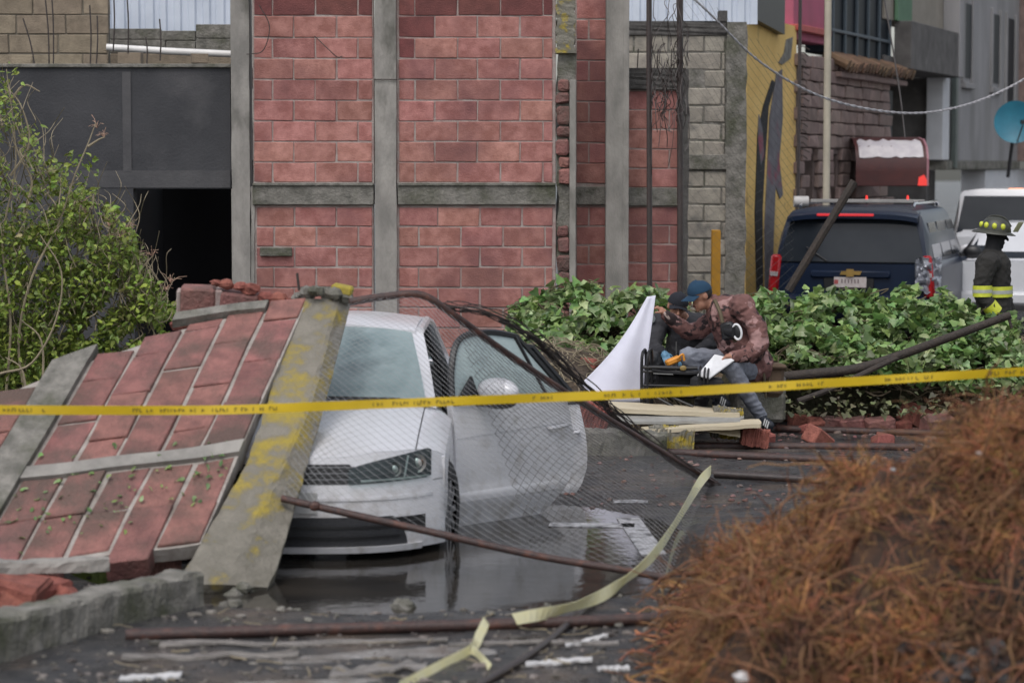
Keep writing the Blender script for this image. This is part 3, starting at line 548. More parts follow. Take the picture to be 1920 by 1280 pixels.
# greenhouse
zb, zr = .955, 1.40
yb0 = lambda x: 1.10 + .10 * (1 - (x / .8) ** 2)
def ws(u, v):
    x = lerp(-1, 1, u) * lerp(.715, .575, v); y = lerp(yb0(x), 1.86 - .05 * abs(x), v) ; return (x, y, lerp(zb - .01, zr - .01 - .05 * (x / .6) ** 2, v) + .03 * math.sin(v * math.pi))
M_ws = mat('shattered_windscreen', (.40, .49, .50), (.27, .355, .37), 5, .16, .25, 55, c3=(.12, .16, .17), s3=2.2, t3=.64, w3=.1, spec=.8)
def see_through(m, k):
    n = m.node_tree; out = n.nodes['Material Output']; src = out.inputs[0].links[0].from_socket; t = n.nodes.new('ShaderNodeBsdfTransparent'); t.inputs[0].default_value = (.7, .82, .82, 1); x = n.nodes.new('ShaderNodeMixShader'); x.inputs[0].default_value = k; n.links.new(src, x.inputs[1]); n.links.new(t.outputs[0], x.inputs[2]); n.links.new(x.outputs[0], out.inputs[0])
see_through(M_ws, .35)
mb = MB(); mb.slab(ws, 20, 12, (0, .006, -.004)); wso = L(mb, 'windscreen', M_ws)
mb = MB(); mb.slab(lambda u, v: (lambda a: (a[0], a[1] - .012, a[2] + .006))(ws(lerp(-.02, 1.02, u), lerp(-.02, .05, v))), 20, 1, (0, .004, 0)); L(mb, 'cowl', M_blackp)
mb = MB(); mb.box((0, 1.80, 1.31), (.24, .03, .07), None, .02); L(mb, 'rear_view_mirror', M_blackp)
mb = MB(); mb.box((.12, 1.42, 1.0), (.16, .02, .06)); L(mb, 'dash_device', M_blackp)
mb = MB(); mb.tube([(.55, 1.15, .975), (.1, 1.14, .985), (-.1, 1.15, .99)], .008, 6); mb.tube([(-.05, 1.13, .985), (-.6, 1.22, 1.06)], .008, 6); L(mb, 'wiper', M_blackp)
mb = MB(); mb.slab(lambda u, v: (lambda x, y: (x, y, zr - .05 * (x / .6) ** 2 + .045 * math.sin(min(1, v * 1.02) * math.pi) - .02 * mnoise.noise(Vector((x * 2, y * 2, 0)))))(lerp(-.60, .60, u), lerp(1.84, 3.10, v)), 18, 14, (0, 0, -.025)); L(mb, 'roof', M_paint)
for s in (-1, 1):
    mb = MB(); mb.slab(lambda u, v: (lambda a, k: (s * lerp(a[0], a[0] + .075, k), a[1] + .02 + .03 * k, a[2] - .02 * k))((lerp(.70, .565, u), lerp(1.12, 1.90, u), lerp(zb - .02, zr - .03, u) + .03 * math.sin(u * math.pi)), v), 10, 3, (0, .05, -.03)); L(mb, 'pillar', M_paint)
    mb = MB(); mb.tube([(s * .625, 1.9, zr - .055), (s * .625, 2.6, zr - .03), (s * .62, 3.15, zr - .08), (s * .68, 3.8, 1.0)], [.03, .03, .03, .05], 8); L(mb, 'roof_rail', M_paint)
    mb = MB(); mb.tube([(s * .80, 2.40, .25), (s * .79, 2.40, .95), (s * .63, 2.42, zr - .06)], [.06, .05, .035], 8); L(mb, 'centre_pillar', M_blackp)
mb = MB(); mb.slab(lambda u, v: (lerp(-1, 1, u) * lerp(.58, .68, v), lerp(3.12, 3.75, v), lerp(zr - .04, 1.02, v)), 8, 6, (0, 0, -.006)); L(mb, 'rear_window', M_ws)
mb = MB(); mb.slab(lambda u, v: (lerp(-.84, .84, u), lerp(3.7, 4.4, v), 1.02 - .05 * v - .1 * abs(lerp(-1, 1, u)) ** 5), 14, 5, (0, 0, -.02)); mb.box((0, 4.38, .62), (1.6, .06, .72), None, .03); L(mb, 'boot', M_paint)
for s in (-1, 1):
    def qs(u, v, a, b): 
        y = lerp(a, b, u); d = abs(y - 3.42); z0_ = .30 + math.sqrt(.345 ** 2 - d * d) if d < .345 else .22
        return (s * HW, y, lerp(z0_, .96, v))
    mb = MB(); mb.slab(lambda u, v: qs(u, v, 3.05, 4.38), 30, 6, (-s * .02, 0, 0)); L(mb, 'rear_fender', M_paint)
mb = MB(); mb.slab(lambda u, v: (-HW - .01 * math.sin(v * 3.14), lerp(1.31, 3.05, u), lerp(.22, .95, v)), 20, 6, (.02, 0, 0)); L(mb, 'far_side', M_paint)
mb = MB(); mb.slab(lambda u, v: (-lerp(.74, .625, v), lerp(1.3 + .5 * v, 3.2 - .1 * v, u), lerp(.95, zr - .06, v)), 6, 3, (.006, 0, 0)); L(mb, 'far_windows', M_ws)
mb = MB(); mb.box((.82, 2.2, .2), (.1, 1.9, .12)); L(mb, 'sill', M_paint)
# interior
M_seat = mat('grey_seat', (.05, .05, .052), None, 10, .9, .1); 
mb = MB(); mb.box((0, 2.2, .22), (1.6, 2.0, .08)); mb.box((0, 1.30, .78), (1.42, .34, .26), None, .05); L(mb, 'cabin_floor_and_dash', M_blackp)
for s in (-1, 1):
    mb = MB(); mb.box((s * .37, 2.25, .48), (.5, .5, .18), None, .05); mb.box((s * .37, 2.52, .82), (.48, .14, .6), Euler((R(-15), 0, 0)), .05); mb.box((s * .37, 2.62, 1.18), (.26, .1, .18), None, .03); L(mb, 'seat', M_seat)
mb = MB(); mb.grid(lambda u, v: (.37 + .18 * math.cos(u * 2 * math.pi) + .02 * math.cos(v * 6.283) * math.cos(u * 6.283), 1.62 + .02 * math.sin(v * 6.283), .88 + .18 * math.sin(u * 6.283) + .02 * math.cos(v * 6.283) * math.sin(u * 6.283)), 20, 6); L(mb, 'steering_wheel', M_blackp)
# opened doors; local: hinge at origin, length along +y, outside = +x
M_dglass = mat('fractured_side_glass', (.46, .56, .56), (.34, .43, .435), 5, .2, .3, 70, c3=(.56, .64, .64), s3=3, t3=.66, w3=.1, spec=.8)
see_through(M_dglass, .06)
def door(hy, ang, ln, front, drop):
    d = bpy.data.objects.new('door', None); C.objects.link(d); d.location = (HW, hy, -drop); d.rotation_euler = (0, 0, -ang); par(d, CAR, False); d['label'] = 'opened white front door with wing mirror' if front else 'opened white rear door behind the front door'
    def xs_(z, y): return .035 * math.sin(max(0, min(1, (z - .2) / .75)) * math.pi) - .05 * max(0, (.28 - z) / .16) ** 1 + (.012 if .30 < z < .40 else 0)
    def yr(z): return ln + .05 * math.sin((z - .2) / .75 * math.pi) - .16 * max(0, (.5 - z) / .3) ** 1.6
    mb = MB(); mb.slab(lambda u, v: (lambda z: (lambda y: (xs_(z, y), y, z))(lerp(0, yr(z), u)))(lerp(.11, .955, v)), 16, 24, (-.05, 0, 0)); L(mb, 'panel', M_paint, d)
    zt = 1.37; k0, k1 = (.20, ln - .34) if front else (.05, ln - .30)
    fr = [(-.02, .02, .95), (-.075, .07 if front else .03, 1.18), (-.13, k0, zt - .02), (-.135, lerp(k0, k1, .5), zt + .01), (-.13, k1, zt - .03), (-.02, ln + .02, .95)]
    mb = MB(); mb.tube(spl(fr[:5], 5) + [Vector(fr[5])], .022, 6); L(mb, 'window_frame', M_blackp, d)
    poly = [Vector(p) for p in spl(fr[:5], 5)] + [Vector(fr[5])]; cen = sum(poly, Vector()) / len(poly); mb = MB(); n = len(poly)
    mb.add([p + Vector((.004, 0, 0)) for p in poly] + [p - Vector((.002, 0, 0)) for p in poly], [tuple(range(n)), tuple(range(n, 2 * n))[::-1]]); L(mb, 'window_glass', M_dglass, d, None)
    mb = MB(); mb.tube([(.0, .01, .955), (.0, ln, .955)], .014, 6); L(mb, 'belt_trim', M_blackp, d)
    mb = MB(); mb.slab(lambda u, v: (lambda y, z: (xs_(z, y) + .008, y, z))(lerp(.03, ln - .10, u), lerp(.335, .40, v)), 12, 3, (-.02, 0, 0)); L(mb, 'side_moulding', M_paint, d)
    mb = MB(); mb.slab(lambda u, v: (lambda y, z: (xs_(z, y) + .003, y, z))(lerp(.02, ln - .02, u), lerp(.735, .74, v) + .03 * u), 12, 1, (-.01, 0, 0)); L(mb, 'crease', mat('crease_tone', (.6, .6, .63), None, 3, .3, 0), d)
    h = MB(); hy_ = ln - .20; h.tube(spl([(.03, hy_, .74), (.058, hy_ + .02, .742), (.060, hy_ + .15, .752), (.03, hy_ + .18, .752)], 4), .014, 8); ho = L(h, 'handle', M_paint, d)
    h = MB(); h.ball((.016, hy_ + .1, .73), (.01, .05, .03), 10); L(h, 'handle_recess', mat('shaded_recess', (.25, .25, .26), None, 5, .5, 0), ho)
    if front:
        mb = MB(); mb.ball((.17, .24, 1.035), (.165, .085, .085), 18); m_ = L(mb, 'mirror', M_paint, d); mb = MB(); mb.box((.05, .23, .955), (.14, .05, .05), None, .01); mb.ball((.17, .238, .97), (.150, .078, .05), 14); L(mb, 'mirror_base', M_blackp, m_)
        mb = MB(); mb.prism([(.0, .02, .96), (.0, .24, .96), (-.04, .20, 1.12)], (.02, 0, 0)); L(mb, 'mirror_triangle', M_blackp, d)
        mb = MB(); mb.tube([(-.12, ln - .36, 1.34), (-.02, ln - .17, .955)], .014, 6); L(mb, 'window_bar', M_blackp, d)
        mb = MB(); mb.box((-.075, ln * .5, .6), (.04, ln * .85, .5), None, .02); L(mb, 'door_card', M_seat, d)
    else:
        mb = MB(); mb.tube([(-.02, ln - .28, .955), (-.12, ln - .36, 1.33)], .018, 6); L(mb, 'quarter_bar', M_blackp, d)
    return d
door(1.31, R(42), 1.06, True, .03); door(2.40, R(57), .95, False, .17)

# ---------------------------------------------------------------- other vehicles, built nose to +y, rear at y=0
def loft(secs, nm, m, parent, sm=40, cap=True):
    """secs: list of (y, [(x,z)... half outline bottom->top]); mirrored"""
    mb = MB(); n = len(secs[0][1]); vs = []
    for y, h in secs:
        ring = [(x, y if not callable(y) else y(x, z), z) for x, z in h] + [(-x, y, z) for x, z in reversed(h)]; vs += ring
    k = 2 * n; fs = [(i * k + j, i * k + (j + 1) % k, (i + 1) * k + (j + 1) % k, (i + 1) * k + j) for i in range(len(secs) - 1) for j in range(k)]
    if cap: fs += [tuple(range(k)), tuple((len(secs) - 1) * k + j for j in range(k))]
    return mb.add(vs, fs).build(nm, m, parent, sm, world=False)
def sec(w, z0, z1, r=.08, tum=0.0):
    """rounded rectangle half outline, narrowing by tum at top"""
    o = []
    for i in range(5): a = -math.pi / 2 + i * math.pi / 8; o.append((w - r + r * math.cos(a), z0 + r + r * math.sin(a)))
    for i in range(6): a = i * math.pi / 10; o.append((w - tum - r + r * math.cos(a), z1 - r + r * math.sin(a)))
    o[0] = (o[0][0], z0); return o
def wheels(parent, hw, ys, rad, wd=.24):
    for s in (-1, 1):
        for y in ys:
            mb = MB(); mb.tube([(s * (hw - wd), y, rad), (s * (hw - .01), y, rad)], rad, 24); wo_ = mb.build('wheel', M_rubber, parent, 40, world=False); mb = MB(); mb.tube([(s * (hw - .03), y, rad), (s * (hw + .004), y, rad)], rad * .6, 16); mb.build('rim', _mats['alloy'], wo_, 40, world=False)
M_navy = mat('navy_paint', (.006, .014, .036), (.005, .011, .028), 2, .35, .02, 20, coat=.1, spec=.3)
M_tint = mat('tinted_glass', (.014, .018, .024), (.022, .026, .032), 2, .10, 0, spec=.22)
M_red = mat('red_lens', (.36, .012, .016), None, 6, .2, .0); M_redl = mat('lit_red_lens', (.5, .02, .02), None, 6, .2, 0, emit=(1, .05, .03), estr=.35)
s_ = V(1608, 600, 29.7)
SUV = thing('sport_utility_car', 'dark navy blue estate off-roader with roof rack seen from behind', 'car', (s_.x - .10, 29.7, 0.03), R(-17)); SUV.scale = (.99, .99, .915)
def P(mb, nm, m, par_=None, sm=40): return mb.build(nm, m, par_ or SUV, sm, world=False)
loft([(0.06, sec(.94, .48, 1.14, .10)), (.16, sec(1.0, .38, 1.16, .12)), (1.0, sec(1.02, .36, 1.18, .12)), (3.6, sec(1.02, .36, 1.16, .12)), (4.6, sec(.98, .38, 1.12, .14)), (5.1, sec(.85, .48, 1.0, .15))], 'body', M_navy, SUV)
def gh(y, z, w0=.97, w1=.80):      # greenhouse outline corners
    return [(w0, 1.15), (lerp(w0, w1, .5) + .03, 1.5), (w1 + .03, 1.76), (w1 - .04, 1.84), (w1 - .25, z)]
ghs = [(.10, [(.95, 1.14), (.93, 1.2), (.92, 1.25), (.8, 1.27), (.5, 1.27)]), (.30, gh(.3, 1.885)), (1.5, gh(1.5, 1.895)), (2.9, gh(2.9, 1.88)), (3.75, [(.96, 1.14), (.9, 1.17), (.85, 1.2), (.7, 1.2), (.5, 1.2)])]
loft(ghs, 'roof', M_navy, SUV, 30)
def rearface(x, z): k = (z - 1.15) / .72; return .085 + .20 * max(0, k)
mb = MB(); mb.slab(lambda u, v: (lerp(-1, 1, u) * lerp(.90, .765, v), rearface(0, lerp(1.17, 1.72, v)) - .03, lerp(1.17, 1.72, v)), 10, 6, (0, .02, 0)); P(mb, 'rear_window', M_tint)
mb = MB(); mb.slab(lambda u, v: (lerp(-1, 1, u) * .80, lerp(.10, .40, v), 1.80 + .07 * v - .05 * abs(lerp(-1, 1, u)) ** 4), 14, 4, (0, 0, -.06)); sp = P(mb, 'spoiler', M_navy)
mb = MB(); mb.box((-.08, .095, 1.79), (.70, .02, .035), None, .006); P(mb, 'brake_light', mat('red_strip', (.45, .03, .04), None, 5, .3, 0, emit=(1, .05, .06), estr=.25), sp)
for s in (-1, 1):
    mb = MB(); mb.box((s * .945, .10, .98), (.13, .14, .56), Euler((0, R(-5 * s), 0)), .03); tl = P(mb, 'tail_light', M_red); mb = MB(); mb.box((s * .945, .025, 1.0), (.10, .012, .06), Euler((0, R(-5 * s), 0)), .004); P(mb, 'reverse_lens', mat('clear_lens', (.4, .36, .36), None, 5, .2, 0), tl)
    mb = MB(); mb.slab(lambda u, v: (s * lerp(.962, .862, v), lerp(lerp(.42, .55, v), lerp(1.25, 1.2, v), u), lerp(1.2, 1.68, v)), 6, 4, (s * .01, 0, 0)); P(mb, 'side_window', M_tint)
    mb = MB(); mb.slab(lambda u, v: (s * lerp(.962, .862, v), lerp(1.35, 2.2, u), lerp(1.2, 1.68, v)), 6, 4, (s * .01, 0, 0)); P(mb, 'side_window', M_tint)
    mb = MB(); mb.slab(lambda u, v: (s * lerp(.962, .862, v), lerp(2.3, lerp(3.3, 2.9, v), u), lerp(1.2, 1.68, v)), 6, 4, (s * .01, 0, 0)); P(mb, 'side_window', M_tint)
    mb = MB(); mb.tube([(s * .70, .45, 1.89), (s * .70, .55, 1.93), (s * .70, 2.7, 1.93), (s * .70, 2.8, 1.88)], .022, 8); P(mb, 'roof_rail', M_chrome)
    mb = MB(); mb.ball((s * 1.13, 3.15, 1.2), (.13, .07, .10), 12); mb.box((s * 1.03, 3.15, 1.16), (.14, .06, .05)); P(mb, 'mirror', M_blackp)
mb = MB(); mb.box((0, 1.1, 1.955), (1.35, .05, .03), None, .008); mb.box((0, 1.7, 1.955), (1.35, .05, .03), None, .008); mb.box((0, .9, 1.96), (1.3, .04, .05), None, .008); P(mb, 'roof_bar', mat('dull_aluminium', (.3, .29, .28), None, 5, .5, 0))
mb = MB(); mb.box((0, .045, 1.005), (.98, .05, .10), None, .02); P(mb, 'tailgate_trim', M_navy)
mb = MB(); mb.box((-.02, .05, .90), (.62, .02, .18), None, .01); P(mb, 'plate_recess', M_blackp)
mb = MB(); mb.box((0, .03, .905), (.40, .012, .15), None, .004); pl = P(mb, 'number_plate', mat('plate', (.50, .46, .45), (.42, .36, .35), 30, .5, 0))
for i, x in enumerate((-.17, -.10, -.06, -.02, .02, .06, .10)): mb = MB(); mb.box((x, .022, .905 + (.01 if i else 0)), (.05 if i == 0 else .018, .003, .055), None); P(mb, 'plate_mark', mat('plate_red' if i == 0 else 'plate_ink', (.35, .08, .08) if i == 0 else (.2, .16, .17), None, 9, .6, 0), pl)
q = [(-.125, -.025), (-.045, -.025), (-.045, -.05), (.045, -.05), (.045, -.025), (.125, -.025), (.145, .025), (.045, .025), (.045, .05), (-.045, .05), (-.045, .025), (-.105, .025)]
mb = MB(); mb.prism([(x, .005, 1.025 + z) for x, z in q], (0, .02, 0)); P(mb, 'emblem', mat('gold_emblem', (.55, .36, .12), None, 9, .3, 0, metal=.7))
mb = MB(); mb.box((0, .03, .62), (1.9, .16, .22), None, .05); P(mb, 'bumper', M_navy); wheels(SUV, 1.0, (1.05, 4.0), .40)
mb = MB(); mb.tube([(-.3, .06, 1.18), (-.55, .07, 1.36)], .012, 6); P(mb, 'wiper', M_blackp)
# silver crumpled plastic on its right corner
mb = MB(); rs = random.Random(4); mb.slab(lambda u, v: Vector((.80 + .28 * u, .02 + .5 * max(0, u - .5) - .05 + .10 * mnoise.noise(Vector((u * 6, v * 7, 1))), .78 + .46 * v + .05 * mnoise.noise(Vector((u * 5, v * 5, 9))))), 14, 16, (.004, .004, 0))
cp = P(mb, 'plastic_sheet', mat('crumpled_plastic', (.45, .46, .50), (.25, .26, .30), 8, .12, .6, 25, metal=.5), None, 20); cp['label'] = 'crumpled silver plastic taped over the right rear lamp'
# white van behind (upper right) and white saloon beside the firefighter
def simple_car(name, lab, loc, rz, w, L_, hb, hr, m, lights=None, roofw=.78, ys=(.35, 1.2, 2.9, 3.7)):
    c = thing(name, lab, 'car', loc, rz)
    loft([(0.05, sec(w - .07, .42, hb, .1)), (.18, sec(w, .34, hb, .1)), (L_ * .5, sec(w, .32, hb + .02, .1)), (L_ * .85, sec(w - .02, .34, hb - .08, .1)), (L_, sec(w - .14, .42, hb - .2, .1))], 'body', m, c)
    g0 = lambda wt, z: [(w - .05, hb - .01), (lerp(w - .05, wt, .5), lerp(hb, hr, .5)), (wt + .01, hr - .08), (wt - .05, hr - .03), (wt - .3, hr)]
    lowr = [(w - .06, hb - .03), (w - .1, hb - .02), (w - .15, hb - .01), (w - .25, hb), (w - .45, hb)]
    loft([(ys[0], lowr), (ys[1], g0(roofw, hr)), (ys[2], g0(roofw, hr)), (ys[3], lowr)], 'roof', m, c, 30)
    mb = MB(); mb.slab(lambda u, v: (lerp(-1, 1, u) * lerp(w - .14, roofw - .07, v), lerp(ys[0] + .06, ys[1] - .08, v) - .035, lerp(hb + .03, hr - .12, v)), 8, 5, (0, .02, .01)); mb.build('rear_window', M_tint, c, 40, world=False)
    for s in (-1, 1):
        mb = MB(); mb.slab(lambda u, v: (s * (lerp(w - .05, roofw, v) + .006), lerp(lerp(ys[0] + .3, ys[1], v), lerp(ys[3] - .35, ys[2], v), u), lerp(hb + .03, hr - .1, v)), 8, 5, (s * .008, 0, 0)); mb.build('side_windows', M_tint, c, 40, world=False)
        mb = MB(); mb.box((s * (w - .09), .09, hb - .18), (.16, .1, .16), None, .02); mb.build('tail_light', M_red, c, world=False)
        mb = MB(); mb.ball((s * (w + .1), ys[2] + .25, hb + .06), (.1, .06, .07), 10); mb.build('mirror', m, c, 60, world=False)
    if lights: mb = MB(); mb.box(lights, (.24, .03, .05), None, .008); mb.build('brake_light', mat('lit_brake_light', (.6, .1, .03), None, 5, .3, 0, emit=(1, .28, .06), estr=3.0), c, world=False)
    mb = MB(); mb.box((0, .0, .5), (2 * w - .1, .12, .18), None, .04); mb.build('bumper', m, c, 40, world=False); wheels(c, w - .01, (.85, L_ - .9), .33); return c
M_wp2 = mat('white_van_paint', (.62, .63, .66), (.55, .56, .59), 2, .3, .02, 20, coat=.4)
p = V(1890, 600, 38); simple_car('van', 'white van with a glowing brake light beyond the firefighter', (p.x, 38, .03), R(-19), .98, 5.0, 1.12, 1.86, M_wp2, (0, .72, 1.84), .82, (.10, .45, 3.4, 4.3))
p = V(1905, 600, 32); simple_car('saloon_car', 'white saloon car right behind the standing firefighter', (p.x, 32, .03), R(-17), .88, 4.4, .98, 1.46, M_wp2, None, .62, (.55, 1.25, 2.6, 3.4))
# ---------------------------------------------------------------- fallen block wall leaning on the car
BRc, BLc, TRc, TLc = V(366, 1035, 13.2), V(45, 1035, 13.2), V(582, 545, 15.2), V(315, 545, 15.2)
def S0(u, v):
    t = u / 4; return BRc.lerp(BLc, t).lerp(TRc.lerp(TLc, t), v)
def S(u, v):
    p = S0(u, v - .02 * max(u, 0)); p.z += .025 * mnoise.noise(Vector((u * .5, v * 3, 2))); return p
NRM = (S0(1, .9) - S0(1, .1)).cross(S0(0, .5) - S0(4, .5)).normalized()
if NRM.z < 0: NRM = -NRM
FW = thing('fallen_wall', 'collapsed red block wall with yellow painted concrete edge lying on the car', 'wall', (BRc.x, BRc.y, 0))
def hexa(u0, u1, v0, v1, th, parent, nm, m, lift=0., bv=.012, jit=.006, seed=0):
    rs = random.Random(seed); j = lambda: Vector([rs.uniform(-jit, jit) for _ in range(3)])
    c = [S(u0, v0), S(u1, v0), S(u1, v1), S(u0, v1)]; c = [p + NRM * lift + j() for p in c]; cen = sum(c, Vector()) / 4
    ins = [p + (cen - p).normalized() * bv * 1.6 for p in c]
    vs = [p - NRM * th for p in c] + [p - NRM * bv for p in c] + ins
    fs = [(3, 2, 1, 0), (8, 9, 10, 11)] + [(a + k, a + (k + 1) % 4, a + 4 + (k + 1) % 4, a + 4 + k) for a in (0, 4) for k in range(4)]
    return MB().add(vs, fs).build(nm, m, parent)
def vmax(u):
    P_ = [(-1, 1.0), (0, .985), (3.16, .87), (5.07, .74), (6.6, .62), (9.5, .38)]
    for (a, x), (b, y) in zip(P_, P_[1:]):
        if u <= b: return lerp(x, y, (u - a) / (b - a))
    return .3
vc = .367; ch = .026                                               # concrete strip crossing the courses
cs = 0
for k in range(9):
    if k == 5: continue
    u0 = k if k < 5 else k + .02; off = .082 if k % 2 else 0.0
    for lo, hi in ((.02 + .02 * u0 * 0, vc - ch), (vc + ch, 1.0)):
        v = lo - (off if lo > .1 else 0)
        while v < hi - .02:
            a, b = max(v, lo), min(v + .165, hi); top = vmax(u0 + .5) + .02 * u0
            if lo < .1 and a == lo: a += random.Random(k).uniform(-.03, .03)
            if b > top: b = top + random.Random(k * 9 + cs).uniform(-.03, .03)
            if b - a > .03: hexa(u0 + .05, u0 + .95, a + .0008, b - .0008, .13, FW, 'brick', M_brickf, random.Random(cs).uniform(-.010, .012), seed=cs, bv=.006)
            cs += 1; v += .165
# mortar bed, strip, bond beams
def bed(u0, u1, v0f, v1f, nm, m, lift, th, n=12, par_=FW):
    mb = MB(); mb.slab(lambda a, b: (lambda u: S(u, lerp(v0f, v1f(u) if callable(v1f) else v1f, b)) + NRM * lift)(lerp(u0, u1, a)), n, 12, NRM * -th); return mb.build(nm, m, par_)
bed(0, 9, .035, lambda u: vmax(u) + .02 * u - .03, 'mortar', M_mortarf, -.013, .09, 60)
bed(-.02, 9, vc - ch + .004, vc + ch - .004, 'concrete_strip', M_conc, .02, .15, 30)
bed(5.05, 5.98, .0, lambda u: vmax(u) + .02 * u + .02, 'bond_beam', M_concd, .03, .2)
mb = MB(); rs = random.Random(2)                                  # yellow painted edge beam
rows = []
ey = (562, 760, 870, 1050, 1095); exl = (556, 500, 462, 358, 332); exf = (634, 582, 532, 448, 422); exr = (658, 606, 574, 522, 502)
for i in range(61):
    b_ = i / 60; y_ = lerp(1095, 560, b_); d_ = S(0, lerp(-.10, .985, b_)).y - .03; nj = lambda k, g_=1.0: Vector([(.010 * mnoise.noise(Vector((k * 5., b_ * 26, q_))) + .012 * mnoise.noise(Vector((k * 9., b_ * 80, q_))) * (mnoise.noise(Vector((k * 3., b_ * 9, 1.))) > .2)) * g_ for q_ in (0., 3., 6.)])
    l, f2, r_ = V(np.interp(y_, ey, exl), y_, d_), V(np.interp(y_, ey, exf), y_, d_ + .02), V(np.interp(y_, ey, exr), y_ + 6, d_ + .13)
    rows.append([l + nj(1), l.lerp(f2, .33) + nj(2, .4), l.lerp(f2, .66) + nj(3, .4), l.lerp(f2, .93) + nj(4, .5), f2 + (r_ - f2) * .08 + nj(5), f2.lerp(r_, .5) + nj(6, .5), r_ + nj(7), r_ + Vector((-.04, .10, -.14)), l + Vector((.02, .10, -.16))])
mb.add([p for q_ in rows for p in q_], [(i * 9 + j, i * 9 + (j + 1) % 9, (i + 1) * 9 + (j + 1) % 9, (i + 1) * 9 + j) for i in range(60) for j in range(9)] + [tuple(range(9)), tuple(540 + j for j in range(9))]); mb.build('edge_beam', M_concz, FW)
# ragged head of the beam and broken blocks on top
mb = MB()
for i in range(16):
    p = V(555 + i * 6.5, 556 - 9 * math.sin(i / 15 * 3.1) + rs.uniform(-3, 3), 15.2 + rs.uniform(-.08, .1)); mb.ball(p, (rs.uniform(.03, .055), .06, rs.uniform(.025, .045)), 7, None, .5, i)
mb.build('broken_head', M_concd, FW)
p = V(642, 543, 15.25); mb = MB(); mb.box(p, (.13, .2, .06), Euler((0, R(12), 0)), .012); mb.build('yellow_fragment', mat('yellow_flake', (.42, .33, .03), (.25, .2, .05), 12, .8, .3), FW)
mb = MB(); mb.tube([V(557, 512, 15.2), V(561, 545, 15.2)], .009, 6); mb.build('rebar', M_steel, FW)
# loose block fragment on top of the fallen wall
TB = thing('block_fragment', 'broken piece of two red blocks with mortar on top of the fallen wall', 'masonry', V(410, 600, 15.3))
mb = MB(); a = V(372, 568, 15.35); mb.box(a, (.215, .14, .215), Euler((R(10), R(2), R(4))), .014); mb.build('brick', M_brickf, TB)
mb = MB(); a = V(449, 572, 15.35); mb.box(a, (.24, .14, .17), Euler((R(10), R(6), R(4))), .014); mb.build('brick', M_brickf, TB)
mb = MB(); a = V(411, 570, 15.35); mb.box(a, (.045, .12, .20), Euler((R(10), R(2), R(4))), .008); mb.build('mortar', M_mortar, TB); mb = MB(); a = V(336, 570, 15.37); mb.box(a, (.03, .1, .19), Euler((R(10), R(2), R(4))), .008); mb.build('mortar', M_mortar, TB)
for i, (x, y, r_) in enumerate([(350, 600, .06), (372, 604, .055), (395, 598, .045), (337, 610, .05), (425, 533, .045), (450, 537, .04), (470, 542, .05), (405, 530, .03), (520, 562, .06), (498, 556, .05), (540, 566, .04)]):
    mb = MB(); mb.ball(V(x, y, 15.3), (r_ * 1.3, r_, r_ * .7), 8, None, .5, i); mb.build('shard', M_brickb, TB)
bed(1.0, 3.4, .93, .965, 'edge_mortar', M_concd, .03, .06, 6)

# ---------------------------------------------------------------- rubble, beams and pipes in the foreground
def beam(a, b, wd, ht, nm, m, lab, cat='beam', jit=.02, seed=0, seg=28):
    a, b = Vector(a), Vector(b); t = (b - a).normalized(); s = t.cross(Vector((0, 0, 1))).normalized(); up = s.cross(t); rs = random.Random(seed); mb = MB(); vs = []
    for i in range(seg + 1):
        p = a.lerp(b, i / seg)
        for x, z in ((-1, -1), (1, -1), (1, .0), (1, .8), (.85, 1), (0, 1), (-.85, 1), (-1, .8), (-1, 0)): nv_ = Vector((p.x * 6 + seed, p.y * 6 + x * 3, z * 3.7)); vs.append(p + s * (x * wd / 2 + rs.uniform(-jit, jit) * .5 + .011 * mnoise.noise(nv_) + .008 * mnoise.noise(nv_ * 2.7)) + up * (z * ht / 2 + rs.uniform(-jit, jit) * .4 + (.018 * mnoise.noise(nv_ * 1.7) - .03 * max(0, mnoise.noise(nv_ * .6) - .25) if z > 0 else 0)))
    fs = [(i * 9 + j, i * 9 + (j + 1) % 9, (i + 1) * 9 + (j + 1) % 9, (i + 1) * 9 + j) for i in range(seg) for j in range(9)] + [tuple(range(9)), tuple(seg * 9 + j for j in range(9))]
    return tag(mb.add(vs, fs).build(nm, m), lab, cat)
beam(G(352, 1108, .10), G(-130, 1225, .12), .20, .22, 'concrete_beam', M_concd, 'mossy broken concrete beam lying along the lower left corner', seed=4, jit=.006, seg=70)
beam(G(205, 1056, .20), G(-140, 1066, .20), .10, .07, 'concrete_beam', M_conc, 'thin grey concrete beam under the fallen wall at the left edge', seed=5, jit=.008)
beam(G(330, 1062, .06), G(215, 1072, .06), .16, .12, 'block_piece', M_brickf, 'pinkish block piece under the lower edge of the fallen wall', 'rubble', seed=6)
for i, (x, y, r_, z) in enumerate([(20, 1115, .17, .1), (70, 1110, .16, .08), (120, 1120, .11, .05), (30, 1150, .13, .02), (-30, 1140, .15, .05)]):
    mb = MB(); p = G(x, y, z); mb.box(p, (r_ * 1.9, r_ * 1.4, r_ * 1.0), Euler((i * .3, .2 - i * .17, i * 1.1)), .02)
    for k_ in range(len(mb.v)): v_ = Vector(mb.v[k_]); mb.v[k_] = tuple(v_ + Vector((.05, .05, .04)) * mnoise.noise(v_ * 9))
    o = mb.build('broken_block', M_brickb)
    tag(o, ['large broken red block above the lower left beam', 'broken red block with a lit face in the lower left heap', 'rightmost red block of the lower left heap', 'low red block nearest the lower left beam', 'red block cut by the left picture edge'][i], 'rubble', 'broken red blocks in the lower left')
stones = MB(); rs = random.Random(11)
